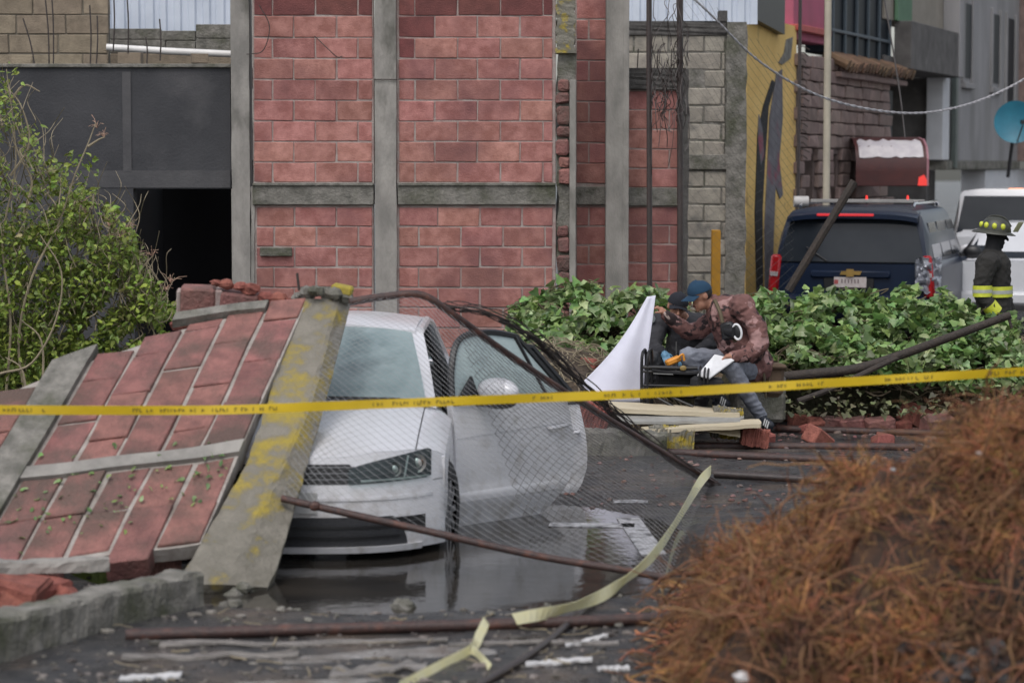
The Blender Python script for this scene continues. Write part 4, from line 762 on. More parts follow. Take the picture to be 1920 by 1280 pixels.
for i in range(260):
    x = rs.gauss(380, 75) if i < 170 else rs.uniform(150, 1250); y = rs.gauss(1085, 26) if i < 170 else rs.uniform(1070, 1190); p = G(x, y, .0); r_ = rs.uniform(.012, .04) * (1.3 if i < 40 else .7); p.z = road_h(p.x, p.y) + r_ * .3
    if i > 235: x, y = rs.uniform(350, 470), rs.uniform(1055, 1105); p = G(x, y, .03); r_ = rs.uniform(.035, .075); p.z = rs.uniform(-.01, .06)
    if p.z > -.05: stones.ball(p, (r_, r_ * .9, r_ * .7), 6, None, .6, i)
kind(tag(stones.build('rubble', M_concd), 'grey crumbled rubble at the foot of the fallen wall', 'rubble'), 'stuff')
def rock(px, py, r_, m, lab, z=.0, nm='stone', sq=.7, seed=1):
    mb = MB(); p = G(px, py, z); mb.ball(p, (r_, r_, r_ * sq), 10, None, .5, seed); return tag(mb.build(nm, m), lab, 'stone')
rock(557, 1030, .062, mat('pale_stone', (.42, .40, .40), (.3, .28, .28), 15, .8, .4), 'pale stone lying in the water before the car bumper', .0, seed=3); rock(370, 1078, .08, M_concd, 'grey stone at the broken foot of the yellow edge beam', .04, seed=5); rock(415, 1090, .06, M_concd, 'small grey stone right of the beam foot', .03, seed=8); rock(755, 1138, .07, M_concd, 'dark muddy stone in the puddle before the long pipe', .0, seed=9); rock(320, 1090, .07, M_concd, 'grey lump between beam foot and brick pieces', .05, seed=12)
def pipe(pts, r_, m, lab, n=10, nm='pipe', cat='pipe', sm=8): mb = MB(); mb.tube(spl(pts, sm) if len(pts) > 2 else pts, r_, n); return tag(mb.build(nm, m, None, 40), lab, cat)
pipe([G(235, 1190, .055), G(640, 1178, .055), G(1000, 1168, .05), G(1260, 1158, .05)], .03, M_rust, 'long rusty pipe lying across the bottom foreground')
pipe([G(890, 1290, .03), G(1010, 1215, .04), G(1110, 1130, .04), G(1165, 1090, .04)], .02, M_dpipe, 'dark rod running diagonally under the fallen ribbon')
# pipes lying behind, by the bricks
for i, (x0, y0, x1, y1, r_) in enumerate([(1440, 783, 1830, 791, .032), (1455, 803, 1800, 814, .032), (1280, 836, 1715, 838, .033), (1252, 848, 1590, 864, .033), (1340, 888, 1540, 900, .028)]):
    pipe([G(x0, y0, .06), G(x1, y1, .05)], r_, M_rust if i < 4 else M_dpipe, ['dark pipe farthest back beside the seated man', 'dark pipe just behind the scattered bricks, second from the back', 'middle pipe of the five lying on the road', 'slanting pipe, fourth of five lying on the road', 'short black pipe nearest the puddle of the five'][i])
# ---------------------------------------------------------------- fallen chain-link fence over the car
FN = thing('fallen_fence', 'collapsed chain-link fence with bent rusty pipe frame over the white car', 'fence', (0, 14.5, 0))
P1 = spl([V(655, 566, 14.95), V(720, 556, 15.0), V(790, 553, 15.05), V(850, 590, 15.15), V(950, 662, 15.5), V(1060, 735, 16.0), V(1200, 822, 16.7), V(1335, 905, 17.35)], 8)
mb = MB(); mb.tube(P1, .024, 10); mb.build('top_pipe', M_rust, FN, 40)
P2 = spl([V(830, 572, 15.15), V(920, 588, 15.25), V(1010, 640, 15.6), V(1120, 745, 16.3), V(1230, 838, 16.9), V(1350, 918, 17.3)], 8)
mb = MB(); rs = random.Random(41)
for k in range(13):
    ox, oz, ph = rs.gauss(0, .016), rs.gauss(0, .016), rs.random() * 6; mb.tube([p + Vector((ox + .012 * math.sin(i * .7 + ph), .02 * math.sin(i * .4 + ph), oz + .012 * math.cos(i * .9 + ph))) for i, p in enumerate(P2)], .0045, 4)
mb.build('rolled_edge', M_dpipe, FN, 40)
P3 = spl([V(528, 934, 13.65), V(620, 955, 13.6), V(800, 995, 13.5), V(1000, 1040, 13.4), V(1180, 1070, 13.3), V(1255, 1085, 13.25)], 8)
mb = MB(); mb.tube(P3, .021, 10); mb.build('lower_pipe', M_rust, FN, 40); mb = MB(); mb.ball(V(590, 948, 13.6), (.035, .03, .03), 8); mb.build('clamp', M_rust, FN)
def along(P_, t): t = max(0, min(.9999, t)) * (len(P_) - 1); i = int(t); return P_[i].lerp(P_[i + 1], t - i)
def msh(u, v):
    a, b = along(P1, u), along(P3, u); p = a.lerp(b, v); return p + Vector((0, -.10 * math.sin(v * math.pi), .10 * math.sin(v * math.pi) * (1 - .3 * u) + .02 * mnoise.noise(Vector((u * 5, v * 5, 0)))))
M_mesh = mat('mesh_wire', (.26, .26, .265), None, 20, .5, 0)
def wire_mesh(fn_, nu, nv, r_, nm, parent, m, sub=1, zig=.35):
    """woven chain-link: zig-zag wires as thin three sided tubes"""
    vs = []; fs = []
    for i in range(nu):
        for s in (0, 1):
            prev = None
            for j in range(nv + 1):
                uu = (i + .5 + (zig if (j + i) % 2 else -zig)) / nu if s == 0 else None
                if s == 1: break
                p = Vector(fn_(uu, j / nv)); o = len(vs); vs += [p + Vector((r_, 0, 0)), p + Vector((-r_ * .5, -r_ * .8, 0)), p + Vector((-r_ * .5, r_ * .8, 0))]
                if prev is not None: fs += [(prev + k, prev + (k + 1) % 3, o + (k + 1) % 3, o + k) for k in range(3)]
                prev = o
    mb = MB(); mb.v = [tuple(x) for x in vs]; mb.f = fs; mb.m = [0] * len(fs); return mb.build(nm, m, parent)
wire_mesh(msh, 60, 84, .0020, 'wire_mesh', FN, M_mesh, zig=.5)
wire_mesh(lambda u, v: along(P1, .42 + .58 * u).lerp(G(lerp(985, 1345, u), lerp(990, 926, u), .03), v) + Vector((0, -.05 * math.sin(v * 3.1), .05 * math.sin(v * 3.1))), 44, 44, .0022, 'wire_mesh', FN, M_dpipe, zig=.5)
# hanging fence with posts by the set back wall
FP = thing('chain_link_fence', 'tall dark chain-link fence hanging on two posts before the yellow wall', 'fence', (1.3, 22.8, 0))
for x, r_ in ((1219, .026), (1277, .03)):
    mb = MB(); a = V(x - 2, -30, 23.0); b = V(x, 600, 23.0); mb.tube([a, (b.x, 23.0, 0)], r_, 8); mb.build('post', M_dpipe, FP, 40)
a0 = V(1279, 0, 23); a1 = V(1496, 0, 24.5)
wire_mesh(lambda u, v: (lerp(a0.x, a1.x, u) + .04 * mnoise.noise(Vector((u * 3, v * 4, 5))), lerp(23, 24.5, u) + .08 * math.sin(u * 7 + v * 3), lerp(.5, 3.95 - .7 * u, v)), 22, 64, .0016, 'wire_mesh', FP, mat('dark_wire', (.09, .085, .08), None, 20, .6, 0), zig=.5)
mb = MB(); rs = random.Random(21)                                  # bundle of torn mesh between the posts
for i in range(46):
    x = rs.uniform(1226, 1288); y = rs.uniform(-20, 190); pts = [V(x, y, 22.95)]
    for k in range(5): x += rs.uniform(-14, 14); y += rs.uniform(5, 38); pts.append(V(max(1222, min(1292, x)), y, 22.95 + rs.uniform(-.08, .08)))
    mb.tube(spl(pts, 3), .004, 4)
mb.build('torn_wires', M_dpipe, FP)
# leaning dark pole beside the blue car
pipe([V(1478, 545, 24.5), V(1602, 340, 24.5)], .042, M_wood, 'dark pole leaning across the rear of the blue car', 8, 'pole', 'pole')
# ---------------------------------------------------------------- tapes
def ribbon(pts, wd, nm, m, lab, tw=.25, n=10, cat='tape', phase=0.):
    P_ = spl(pts, n); mb = MB(); k = len(P_); vs = []
    for i, p in enumerate(P_):
        t = (P_[min(i + 1, k - 1)] - P_[max(i - 1, 0)]).normalized(); s = t.cross(Vector((0, -1, 0))); s = s.normalized() if s.length > .1 else Vector((0, 0, 1))
        a = tw * math.sin(i * .37 + phase) + tw * .6 * math.sin(i * .13); s = (Matrix.Rotation(a, 3, t) @ s); nn = t.cross(s).normalized() * .0012
        for q in (-1, 1): vs += [p + s * (q * wd / 2) + nn, p + s * (q * wd / 2) - nn]
    fs = []
    for i in range(k - 1):
        a, b = i * 4, i * 4 + 4; fs += [(a, a + 2, b + 2, b), (a + 3, a + 1, b + 1, b + 3), (a, b, b + 1, a + 1), (a + 2, a + 3, b + 3, b + 2)]
    return tag(mb.add(vs, fs).build(nm, m), lab, cat), P_
M_tape = mat('yellow_tape', (.80, .58, .03), (.68, .48, .025), 3, .35, .05, 20, trans=.25)
TD = 12.6
tp, TPp = ribbon([V(x, y, TD + x * .0003) for x, y in ((-260, 768), (0, 768), (200, 769), (420, 768), (640, 760), (850, 752), (1000, 746), (1200, 738), (1400, 727), (1600, 715), (1750, 706), (1940, 695), (2200, 678))], .048, 'barrier_tape', M_tape, 'yellow barrier tape stretched across the whole picture', .12)
M_ink = mat('tape_print', (.16, .12, .02), None, 20, .6, 0); rs = random.Random(6); x = -60.0; mb = MB()
prt = [(0, 85), (250, 520), (700, 850), (1000, 1040), (1120, 1290), (1430, 1545), (1660, 1750), (1850, 1925)]
def tape_at(px):
    for a, b in zip(TPp, TPp[1:]):
        f = lambda q: 960 + F * q.x / (q.y * math.cos(PITCH) - (q.z - HC) * math.sin(PITCH))
        if f(a) <= px <= f(b): return a.lerp(b, (px - f(a)) / (f(b) - f(a)))
    return TPp[-1]
for a, b in prt:
    x = a
    while x < b:
        p = tape_at(x); h = rs.uniform(.014, .020)
        if rs.random() < .8:
            mb.box(p + Vector((0, -.004, 0)), (.0045, .0015, h)); 
            if rs.random() < .7: mb.box(p + Vector((.006, -.0042, rs.choice((-h / 2, 0, h / 2)) * .85)), (.012, .0015, .0045))
        x += rs.uniform(5.5, 8.5)
kind(mb.build('print', M_ink, tp), 'stuff')
M_tape2 = mat('faded_tape', (.82, .78, .48), (.86, .84, .62), 8, .45, .1, 30, trans=.3)
ribbon([V(1333, 880, 17.3), V(1312, 905, 16.6), V(1270, 975, 15.3), G(1225, 1040, .16), G(1170, 1088, .12), G(1120, 1120, .10), G(1050, 1143, .10), G(965, 1160, .11)], .062, 'fallen_ribbon', M_tape2, 'pale yellow ribbon trailing from the pipe end down to the ground', .45, 8)
RB = thing('fallen_ribbon', 'short forked pale yellow ribbon at the bottom centre', 'tape', G(880, 1240, .05))
o, _ = ribbon([G(912, 1163, .10), G(900, 1188, .08), G(884, 1216, .06), G(830, 1245, .04), G(750, 1286, .03)], .045, 'ribbon', M_tape2, '', .3, 6); del o['label']; del o['category']; par(o, RB)
o, _ = ribbon([G(884, 1216, .065), G(900, 1230, .05), G(918, 1252, .03)], .04, 'ribbon_end', M_tape2, '', .3, 6); del o['label']; del o['category']; par(o, RB)
# pale debris along the bottom edge
M_paleb = mat('wet_pale_board', (.30, .275, .255), (.12, .11, .10), 9, .25, .4, 60, stretch=(.5, 2, 2)); M_pw = mat('white_plastic', (.66, .65, .65), None, 8, .4, .05)
for i, (x0, y0, x1, y1, wd, m, lab) in enumerate([(300, 1222, 840, 1212, .06, M_paleb, 'long pale board behind the front bottom debris'), (230, 1248, 560, 1236, .07, M_paleb, 'pale muddy board at the bottom left'), (840, 1222, 1160, 1214, .05, M_paleb, 'muddy board right of the forked ribbon'), (985, 1254, 1110, 1248, .07, M_pw, 'white plastic strip at the bottom middle'), (1060, 1222, 1140, 1200, .07, M_pw, 'broken white plastic piece under the ribbon'), (1120, 1262, 1180, 1260, .05, M_pw, 'small white scrap at the bottom right of the strip'), (225, 1278, 340, 1274, .08, M_pw, 'white scrap cut by the bottom left edge'), (620, 1270, 800, 1262, .16, M_paleb, 'flat pale plate at the bottom edge')]):
    a, b = G(x0, y0), G(x1, y1); n = 8; s = Vector((0, wd, 0)); mb = MB(); mb.slab(lambda u, v: (lambda p: (p.x, p.y, max(0, road_h(p.x, p.y)) + .014 + .012 * mnoise.noise(Vector((p.x * 5, p.y * 5, i)))))(a.lerp(b, u) + s * (v - .5) * (1 + 1.1 * mnoise.noise(Vector((u * 7, i, v))))), 30, 3, (0, 0, -.012)); tag(mb.build('debris', m), lab, 'debris')
# ---------------------------------------------------------------- bricks scattered by the pipes
rs = random.Random(17)
loose = [(1502, 790, 1.0, .3), (1535, 797, .9, .1), (1562, 795, 1.0, .2), (1600, 797, 1.0, -.2), (1618, 788, .8, .9), (1650, 798, 1.1, .1), (1690, 800, .8, .4), (1722, 782, 1.5, .7), (1758, 797, 1.25, .3), (1534, 822, 1.1, .8), (1655, 828, .8, .5), (1428, 826, .95, .6), (1115, 688, 1.15, .9), (1660, 822, .7, .2), (1510, 805, .7, 1.1)]
labs = ['leftmost broken red brick of the row behind the pipes', 'red brick second from left behind the pipes', 'grey faced brick third from left behind the pipes', 'brown brick in the middle of the row behind the pipes', 'upright red brick chip in the middle of the row', 'flat brown brick right of the middle of the row', 'small red brick chip before the tilted brick', 'large red brick tilted up on the right of the row', 'dark faced brick at the right end of the row', 'broken red brick between the pipes near the foot', 'pale chip between the middle pipes', 'red brick under the seated man\'s shoe', 'red brick standing left of the white sheet', 'small chip beside the pale chip between pipes', 'little red chip before the leftmost brick']
for i, (x, y, k, a) in enumerate(loose):
    p = G(x, y, .075 * k) if i != 12 else V(1102, 700, 20.45); mb = MB(); mb.box((0, 0, 0), (.21 * k, .14 * k, .125 * k), None, .012)
    for q in range(len(mb.v)): v = Vector(mb.v[q]); mb.v[q] = tuple(v + Vector((.02, .02, .015)) * mnoise.noise(v * 14 + Vector((i * 3., 0, 0))))
    o = mb.build('brick', M_brickb if i not in (2, 3, 5, 8) else M_brickf); o.location = p; o.rotation_euler = (rs.uniform(-.3, .3), -1.1 if i == 12 else a * .6 if i in (7, 9) else rs.uniform(-.2, .2), a); tag(o, labs[i], 'brick', 'loose bricks by the pipes')
gr = MB()
for i in range(900):
    x = rs.uniform(1060, 1900); y = rs.uniform(770, 960) if i < 500 else rs.gauss(800, 18); p = G(x, y); p.z = road_h(p.x, p.y) + .005; r_ = rs.uniform(.005, .02) if i < 500 else rs.uniform(.008, .034); gr.ball(p, (r_ * 1.2, r_, r_ * .7), 6, None, .6, i)
kind(tag(gr.build('gravel', mat('mixed_gravel', (.13, .122, .116), (.20, .095, .078), 5, .8, .4, island=.5)), 'small stones strewn over the wet road among the pipes', 'gravel'), 'stuff')
# ---------------------------------------------------------------- vegetation
def leaf_mesh(nm, m, lobed=False):
    o = [(0, 0, 0), (.32, .10, .05), (.46, .38, .02), (.30, .60, .06), (.16, .82, .0), (0, 1.0, -.10), (-.16, .82, .0), (-.30, .60, .06), (-.46, .38, .02), (-.32, .10, .05), (0, .45, -.05)]
    if lobed: o = [(0, 0, 0), (.42, -.05, .05), (.50, .30, .04), (.28, .52, .05), (.14, .85, 0), (0, 1.0, -.08), (-.14, .85, 0), (-.28, .52, .05), (-.50, .30, .04), (-.42, -.05, .05), (0, .42, -.06)]
    if not lobed: o = [(x * .62, y, z) for x, y, z in o]
    return np.array(o, float), [(i, i + 1, 10) for i in range(9)] + [(9, 0, 10)]
def rotmats(n, up_bias=.6, rng=NP):
    nrm = rng.normal(size=(n, 3)); nrm[:, 2] = np.abs(nrm[:, 2]) + up_bias; nrm[:, 1] -= up_bias * .7; nrm /= np.linalg.norm(nrm, axis=1)[:, None]
    t = rng.normal(size=(n, 3)); t[:, 2] -= .5; t -= nrm * (t * nrm).sum(1)[:, None]; t /= np.linalg.norm(t, axis=1)[:, None]; b = np.cross(t, nrm); return np.stack([b, t, nrm], axis=2)
def cloud(nm, m, pts, size, parent, lobed=False, up=.6):
    base, faces = leaf_mesh(nm, m, lobed); n = len(pts); Rm = rotmats(n, up); sz = size * NP.uniform(.4, 1.35, n)
    v = np.einsum('nij,kj->nki', Rm, base) * sz[:, None, None] + np.asarray(pts)[:, None, :]; k = len(base)
    f = (np.array(faces)[None] + (np.arange(n) * k)[:, None, None]).reshape(-1, 3)
    me = bpy.data.meshes.new(nm); me.vertices.add(n * k); me.vertices.foreach_set('co', v.reshape(-1)); me.loops.add(f.size); me.loops.foreach_set('vertex_index', f.reshape(-1)); me.polygons.add(len(f)); me.polygons.foreach_set('loop_start', np.arange(len(f)) * 3); me.update(calc_edges=True); me.materials.append(m)
    o = bpy.data.objects.new(nm, me); C.objects.link(o); par(o, parent); return kind(o, 'stuff')
def leaf_parts(m, pts, size, parent, lobed, up=.6):
    base, faces = leaf_mesh('leaf', m, lobed); me = bpy.data.meshes.new('leaf'); me.from_pydata([tuple(x) for x in base], [], faces); me.materials.append(m); Rm = rotmats(len(pts), up)
    for p, r_ in zip(pts, Rm): inst('leaf', me, Vector(p), Matrix(r_.tolist()).to_euler(), [size * random.uniform(.7, 1.25)] * 3, parent)
M_ivy = mat('ivy_leaf', (.19, .29, .085), (.075, .15, .045), 5, .38, 0, island=.6, c3=(.30, .36, .18), s3=5, t3=.58, trans=.2)
M_ivyp = mat('ivy_leaf_single', (.24, .34, .12), (.11, .20, .06), 5, .36, 0, rnd=.6, c3=(.36, .42, .23), s3=5, t3=.56, trans=.2)
M_shr = mat('shrub_leaf', (.25, .32, .06), (.14, .20, .035), 5, .5, 0, island=.5, c3=(.30, .27, .12), s3=2.5, t3=.66, trans=.25)
M_shrp = mat('shrub_leaf_single', (.28, .38, .06), (.17, .26, .04), 5, .5, 0, rnd=.45, trans=.25)
M_twig = mat('pale_twig', (.30, .25, .17), (.20, .165, .11), 12, .8, .1); M_stem = mat('vine_stem', (.17, .135, .085), (.11, .085, .055), 12, .8, .1)
def ivy(lab, outline, Y0, Y1, n, size, seed, ground_py):
    """outline: [(px, top py, bottom py)], bushy mass between Y0 (front) and Y1"""
    rng = np.random.default_rng(seed); xs_ = np.array([o[0] for o in outline]); tp_ = np.array([o[1] for o in outline]); bt = np.array([o[2] for o in outline])
    x0 = V(outline[0][0], 600, (Y0 + Y1) / 2).x
    T = thing('ivy_thicket', lab, 'ivy', (V((xs_[0] + xs_[-1]) / 2, 600, (Y0 + Y1) / 2).x, (Y0 + Y1) / 2, 0), 0, 'fallen ivy masses')
    pts = []; front = []; guard = 0
    while len(pts) < n and guard < n * 20:
        guard += 1; x = rng.uniform(xs_[0], xs_[-1]); t, b = np.interp(x, xs_, tp_), np.interp(x, xs_, bt); k = rng.uniform() ** .85; y = t + (b - t) * k + rng.normal() * 5
        Y = lerp(Y1, Y0, min(1, k * 1.15)) + rng.normal() * .12 + .25 * mnoise.noise(Vector((x * .02, y * .02, seed)))
        if mnoise.noise(Vector((x * .022, y * .028, seed + 4.))) < -.30: continue
        if k > .62 and rng.uniform() < (k - .62) * 2.2: continue
        p = V(x, y, max(Y, Y0 - .2))
        if p.z < .02: continue
        pts.append(p); 
    pts.sort(key=lambda p: p.y); leaf_parts(M_ivyp, pts[0:900:3], size * 1.12, T, True, .5); rest = [tuple(p) for i, p in enumerate(pts) if not (i < 900 and i % 3 == 0)]
    cloud('foliage', M_ivy, rest, size, T, True, .5)
    # inner mass so that the ground and the wall do not shine through, as brushwood
    mb = MB(); rs = random.Random(seed)
    for i in range(150):
        x = rs.uniform(xs_[0], xs_[-1]); t, b = np.interp(x, xs_, tp_), np.interp(x, xs_, bt); y = t + (b - t) * rs.uniform(.1, 1); Y = lerp(Y1, Y0, (y - t) / (b - t)) + .1; P_ = []
        for k in range(6): P_.append(V(x, y, Y + rs.uniform(-.1, .1))); x += rs.uniform(-28, 28); y += rs.uniform(-16, 14); y = max(y, np.interp(x, xs_, tp_) - 6)
        mb.tube(spl(P_, 3), rs.uniform(.003, .008), 4)
    for i in range(160):
        x = rs.uniform(xs_[0], xs_[-1]); b = np.interp(x, xs_, bt); y = b + rs.uniform(-25, 30); P_ = []
        for k in range(4): P_.append(V(x, y, Y0 + rs.uniform(-.15, .1))); x += rs.uniform(-26, 26); y += rs.uniform(-14, 10)
        if min(q_.z for q_ in P_) > .01: mb.tube(spl(P_, 3), rs.uniform(.003, .007), 4)
    kind(mb.build('stems', M_stem, T), 'stuff'); mb = MB()
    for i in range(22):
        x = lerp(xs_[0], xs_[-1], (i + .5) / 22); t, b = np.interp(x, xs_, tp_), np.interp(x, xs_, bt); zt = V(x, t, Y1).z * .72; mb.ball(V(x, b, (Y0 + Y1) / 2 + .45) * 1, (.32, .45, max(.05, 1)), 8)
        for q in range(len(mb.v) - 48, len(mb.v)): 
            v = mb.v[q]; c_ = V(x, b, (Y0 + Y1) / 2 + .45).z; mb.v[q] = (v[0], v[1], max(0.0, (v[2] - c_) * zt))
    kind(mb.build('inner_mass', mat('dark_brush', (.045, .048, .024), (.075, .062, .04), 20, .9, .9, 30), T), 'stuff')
    return T
ivy('green ivy heap left of the white sheet against the red wall', [(955, 590, 640), (985, 560, 660), (1030, 542, 690), (1065, 530, 700), (1105, 530, 705), (1150, 548, 705), (1200, 540, 705), (1240, 548, 700), (1285, 560, 700)], 21.3, 22.6, 3600, .086, 3, 700)
ivy('broad green ivy heap before the blue car and the firefighter', [(1395, 560, 690), (1430, 553, 695), (1480, 545, 690), (1560, 548, 695), (1640, 548, 705), (1700, 538, 715), (1760, 548, 722), (1820, 575, 730), (1870, 590, 735), (1915, 600, 740), (2000, 590, 740)], 20.9, 22.1, 8000, .084, 5, 780)
# low brown heap between the car door and the sheet
HP = thing('soil_heap', 'low brown heap of soil, rubble and dry vines between car door and white sheet', 'soil heap', (.5, 20.4, 0))
def hz(x, y): d = ((x - .35) / 1.15) ** 2 + ((y - 20.7) / 1.0) ** 2; return max(0, 1 - d) ** .7 * .72 + (.07 * fbm(x, y, 3) if d < .95 else -.03)
mb = MB(); mb.grid(lambda u, v: (lambda x, y: (x, y, hz(x, y)))(lerp(-.8, 1.5, u), lerp(19.7, 21.7, v)), 50, 40); mb.build('soil', mat('rubbly_soil', (.10, .075, .055), (.055, .042, .032), 12, .95, 1., 40, c3=(.2, .15, .1), s3=9, t3=.6), HP, 60)
mb = MB(); rs = random.Random(61)
for i in range(260):
    x, y = rs.uniform(-.6, 1.3), rs.uniform(19.8, 21.4); P_ = []; a_ = rs.uniform(0, 6.28)
    for k in range(5): P_.append(Vector((x, y, hz(x, y) + .02 + rs.random() * .07))); a_ += rs.uniform(-.8, .8); x += .09 * math.cos(a_); y += .09 * math.sin(a_)
    mb.tube(spl(P_, 3), rs.uniform(.003, .007), 4)
kind(mb.build('dry_vines', M_twig, HP), 'stuff')
# thin leafy litter below the right heap
lit = [tuple(G(NP.uniform(1470, 1960), NP.uniform(700, 778), .04 + abs(NP.normal()) * .16)) for i in range(1700)]
kind(tag(cloud('leaf_litter', mat('dull_leaf', (.10, .12, .045), (.075, .06, .035), 5, .6, 0, island=.6), lit, .05, None, True), 'dark leaf litter and ivy ends spread under the branch', 'leaves'), 'stuff')
BRN = thing('branch', 'long dark forked branch lying in the ivy on the right', 'branch', V(1680, 660, 20.6))
mb = MB(); mb.tube(spl([V(1455, 708, 20.6), V(1530, 700, 20.6), V(1610, 690, 20.6), V(1690, 665, 20.55), V(1800, 625, 20.4), V(1895, 590, 20.3)], 8), [.045 - .012 * i / 40 for i in range(41)], 10); mb.build('stem', M_wood, BRN, 40)
mb = MB(); mb.tube(spl([V(1495, 752, 20.3), V(1560, 728, 20.4), V(1640, 690, 20.5), V(1700, 662, 20.56)], 8), .024, 8); mb.build('fork', M_wood, BRN, 40); mb = MB(); mb.tube([V(1890, 592, 20.3), V(1897, 615, 20.3)], .012, 6); mb.build('twig', M_wood, BRN)
# left shrub
SH = thing('shrub', 'tall climbing green shrub with bare pale stems on the left', 'shrub', (-3.5, 18.6, 0)); rs = random.Random(12); rng = np.random.default_rng(12)
so_x = [0, 40, 80, 130, 180, 240, 290, 325]; so_t = [160, 230, 300, 330, 380, 420, 540, 590]
pts = []; guard = 0
while len(pts) < 20000 and guard < 400000:
    guard += 1; x = rng.uniform(-160, 328); t = np.interp(x, so_x, so_t); y = rng.uniform(t - 15, 770); 
    if y > 765 - .33 * max(0, x): continue
    dens = .85 if y > t + 60 else .55 if y > t + 10 else .25
    if x < 90 and y < 420: dens = .26
    if rng.uniform() > dens or mnoise.noise(Vector((x * .02, y * .02, 8.))) < -.25: continue
    pts.append(V(x, y, 18.4 + rng.uniform(-.3, 1.1)))
for cx, cy in ((140, 295), (110, 340), (165, 310), (60, 250), (15, 140), (25, 190), (150, 300), (230, 570), (310, 590), (190, 420)):
    for i in range(14): pts.append(V(cx + rng.normal() * 11, cy + rng.normal() * 10, 18.4))
pts.sort(key=lambda p: p.y); leaf_parts(M_shrp, pts[0:900:3], .055, SH, False, .5); cloud('foliage', M_shr, [tuple(p) for i, p in enumerate(pts) if not (i < 900 and i % 3 == 0)], .052, SH, False, .5)
mb = MB()
def stemline(P_, r0, r1): Q = spl([V(*p) for p in P_], 5); k = len(Q); mb.tube(Q, [lerp(r0, r1, i / (k - 1)) for i in range(k)], 5)
for P_ in ([(10, 760, 18.2), (20, 600, 18.2), (5, 450, 18.3), (30, 300, 18.3), (12, 130, 18.4)], [(50, 760, 18.2), (35, 640, 18.2), (60, 520, 18.1), (110, 420, 18.2), (140, 330, 18.2), (165, 270, 18.2), (180, 230, 18.2)], [(0, 700, 18.1), (60, 680, 18.1), (105, 600, 18.1), (115, 510, 18.1), (75, 440, 18.1)], [(80, 740, 18.1), (78, 640, 18.1), (40, 600, 18.1)], [(45, 400, 18.3), (60, 340, 18.3), (35, 290, 18.3), (20, 230, 18.3)], [(20, 330, 18.3), (55, 270, 18.3), (40, 200, 18.3), (10, 160, 18.3)], [(50, 740, 18.1), (40, 690, 18.1), (10, 670, 18.1)], [(165, 275, 18.2), (185, 262, 18.2), (197, 257, 18.2)], [(250, 540, 18.3), (265, 505, 18.3), (288, 478, 18.3)], [(20, 190, 18.4), (45, 160, 18.4), (75, 172, 18.4)]): stemline(P_, .011, .004)
for i in range(300):
    x = rs.uniform(-60, 300); t = np.interp(x, so_x, so_t); y = rs.uniform(t + 20, 740 - .33 * max(0, x)); P_ = []
    for k in range(5): P_.append((x, y, 18.2 + rs.uniform(-.05, .5))); x += rs.uniform(-22, 22); y -= rs.uniform(5, 40)
    stemline(P_, .005, .002)
mb.build('stems', M_twig, SH, 60); mb = MB()
for cx, cy in ((205, 425), (240, 430), (225, 445), (160, 400), (320, 530), (310, 545), (285, 480), (182, 240), (195, 258), (155, 385)):
    for i in range(10):
        a = V(cx, cy, 18.3); b = V(cx + rs.gauss(0, 11), cy - abs(rs.gauss(8, 8)), 18.3 + rs.uniform(-.1, .1)); mb.tube([a, a.lerp(b, .5) + Vector((0, 0, .02)), b], .0025, 4)
mb.build('dry_flowers', mat('dry_flower', (.34, .20, .15), (.42, .30, .22), 12, .9, 0), SH)['kind'] = 'stuff'
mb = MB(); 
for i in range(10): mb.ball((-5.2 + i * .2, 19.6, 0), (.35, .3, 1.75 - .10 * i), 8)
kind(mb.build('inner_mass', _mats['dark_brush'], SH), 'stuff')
# leaves fallen on the slab
mb = MB(); rs = random.Random(33); LP = []
for i in range(150):
    u, v = rs.uniform(0, 7.5), rs.gauss(.33 if i % 2 else .2, .06); LP.append(tuple(S(u, max(.05, v)) + NRM * .012))
kind(tag(cloud('fallen_leaves', M_ivy, LP, .04, None, False, 1.5), 'small green leaves lying on the fallen block wall', 'leaves'), 'stuff')
# ---------------------------------------------------------------- root pile in the right foreground
def mound(x, y):
    rx = (.74, .82, .92, 1.02, 1.18, 1.34, 1.42, 1.50, 1.62, 1.95, 2.08, 2.25, 3.4, 4.2); rz = (0, .16, .42, .55, .58, .57, .74, .88, .90, .93, 1.12, 1.10, 1.02, .3)
    k = max(0, 1 - ((y - 10.75) / 1.45) ** 2) ** .55
    x2 = x + .10 * fbm(x, y, 1.5) + .03 * fbm(x, y, 5) + .05 * (10.75 - y)
    h = float(np.interp(x2, rx, rz)) * k if .3 < x2 < 4.2 else 0
    return h + (.12 * fbm(x, y, 2.0) + .07 * fbm(x, y, 5) if h > .05 else 0)
def mhit(px, py):
    for i in range(140):
        p = V(px, py, 8.6 + i * .025)
        if p.z < mound(p.x, p.y): return p
    return None
RP = thing('root_pile', 'heap of reddish brown matted roots and soil in the right foreground', 'root pile', (1.9, 10.5, 0))
mb = MB(); mb.grid(lambda u, v: (lambda x, y: (x, y, max(-.02, mound(x, y) - .03)))(lerp(.1, 4.3, u), lerp(9.0, 12.4, v)), 110, 90)
mb.build('soil', mat('root_soil', (.035, .022, .016), (.075, .038, .022), 9, .95, .8, 40, c3=(.014, .012, .012), s3=2.0, t3=.58), RP, 60)
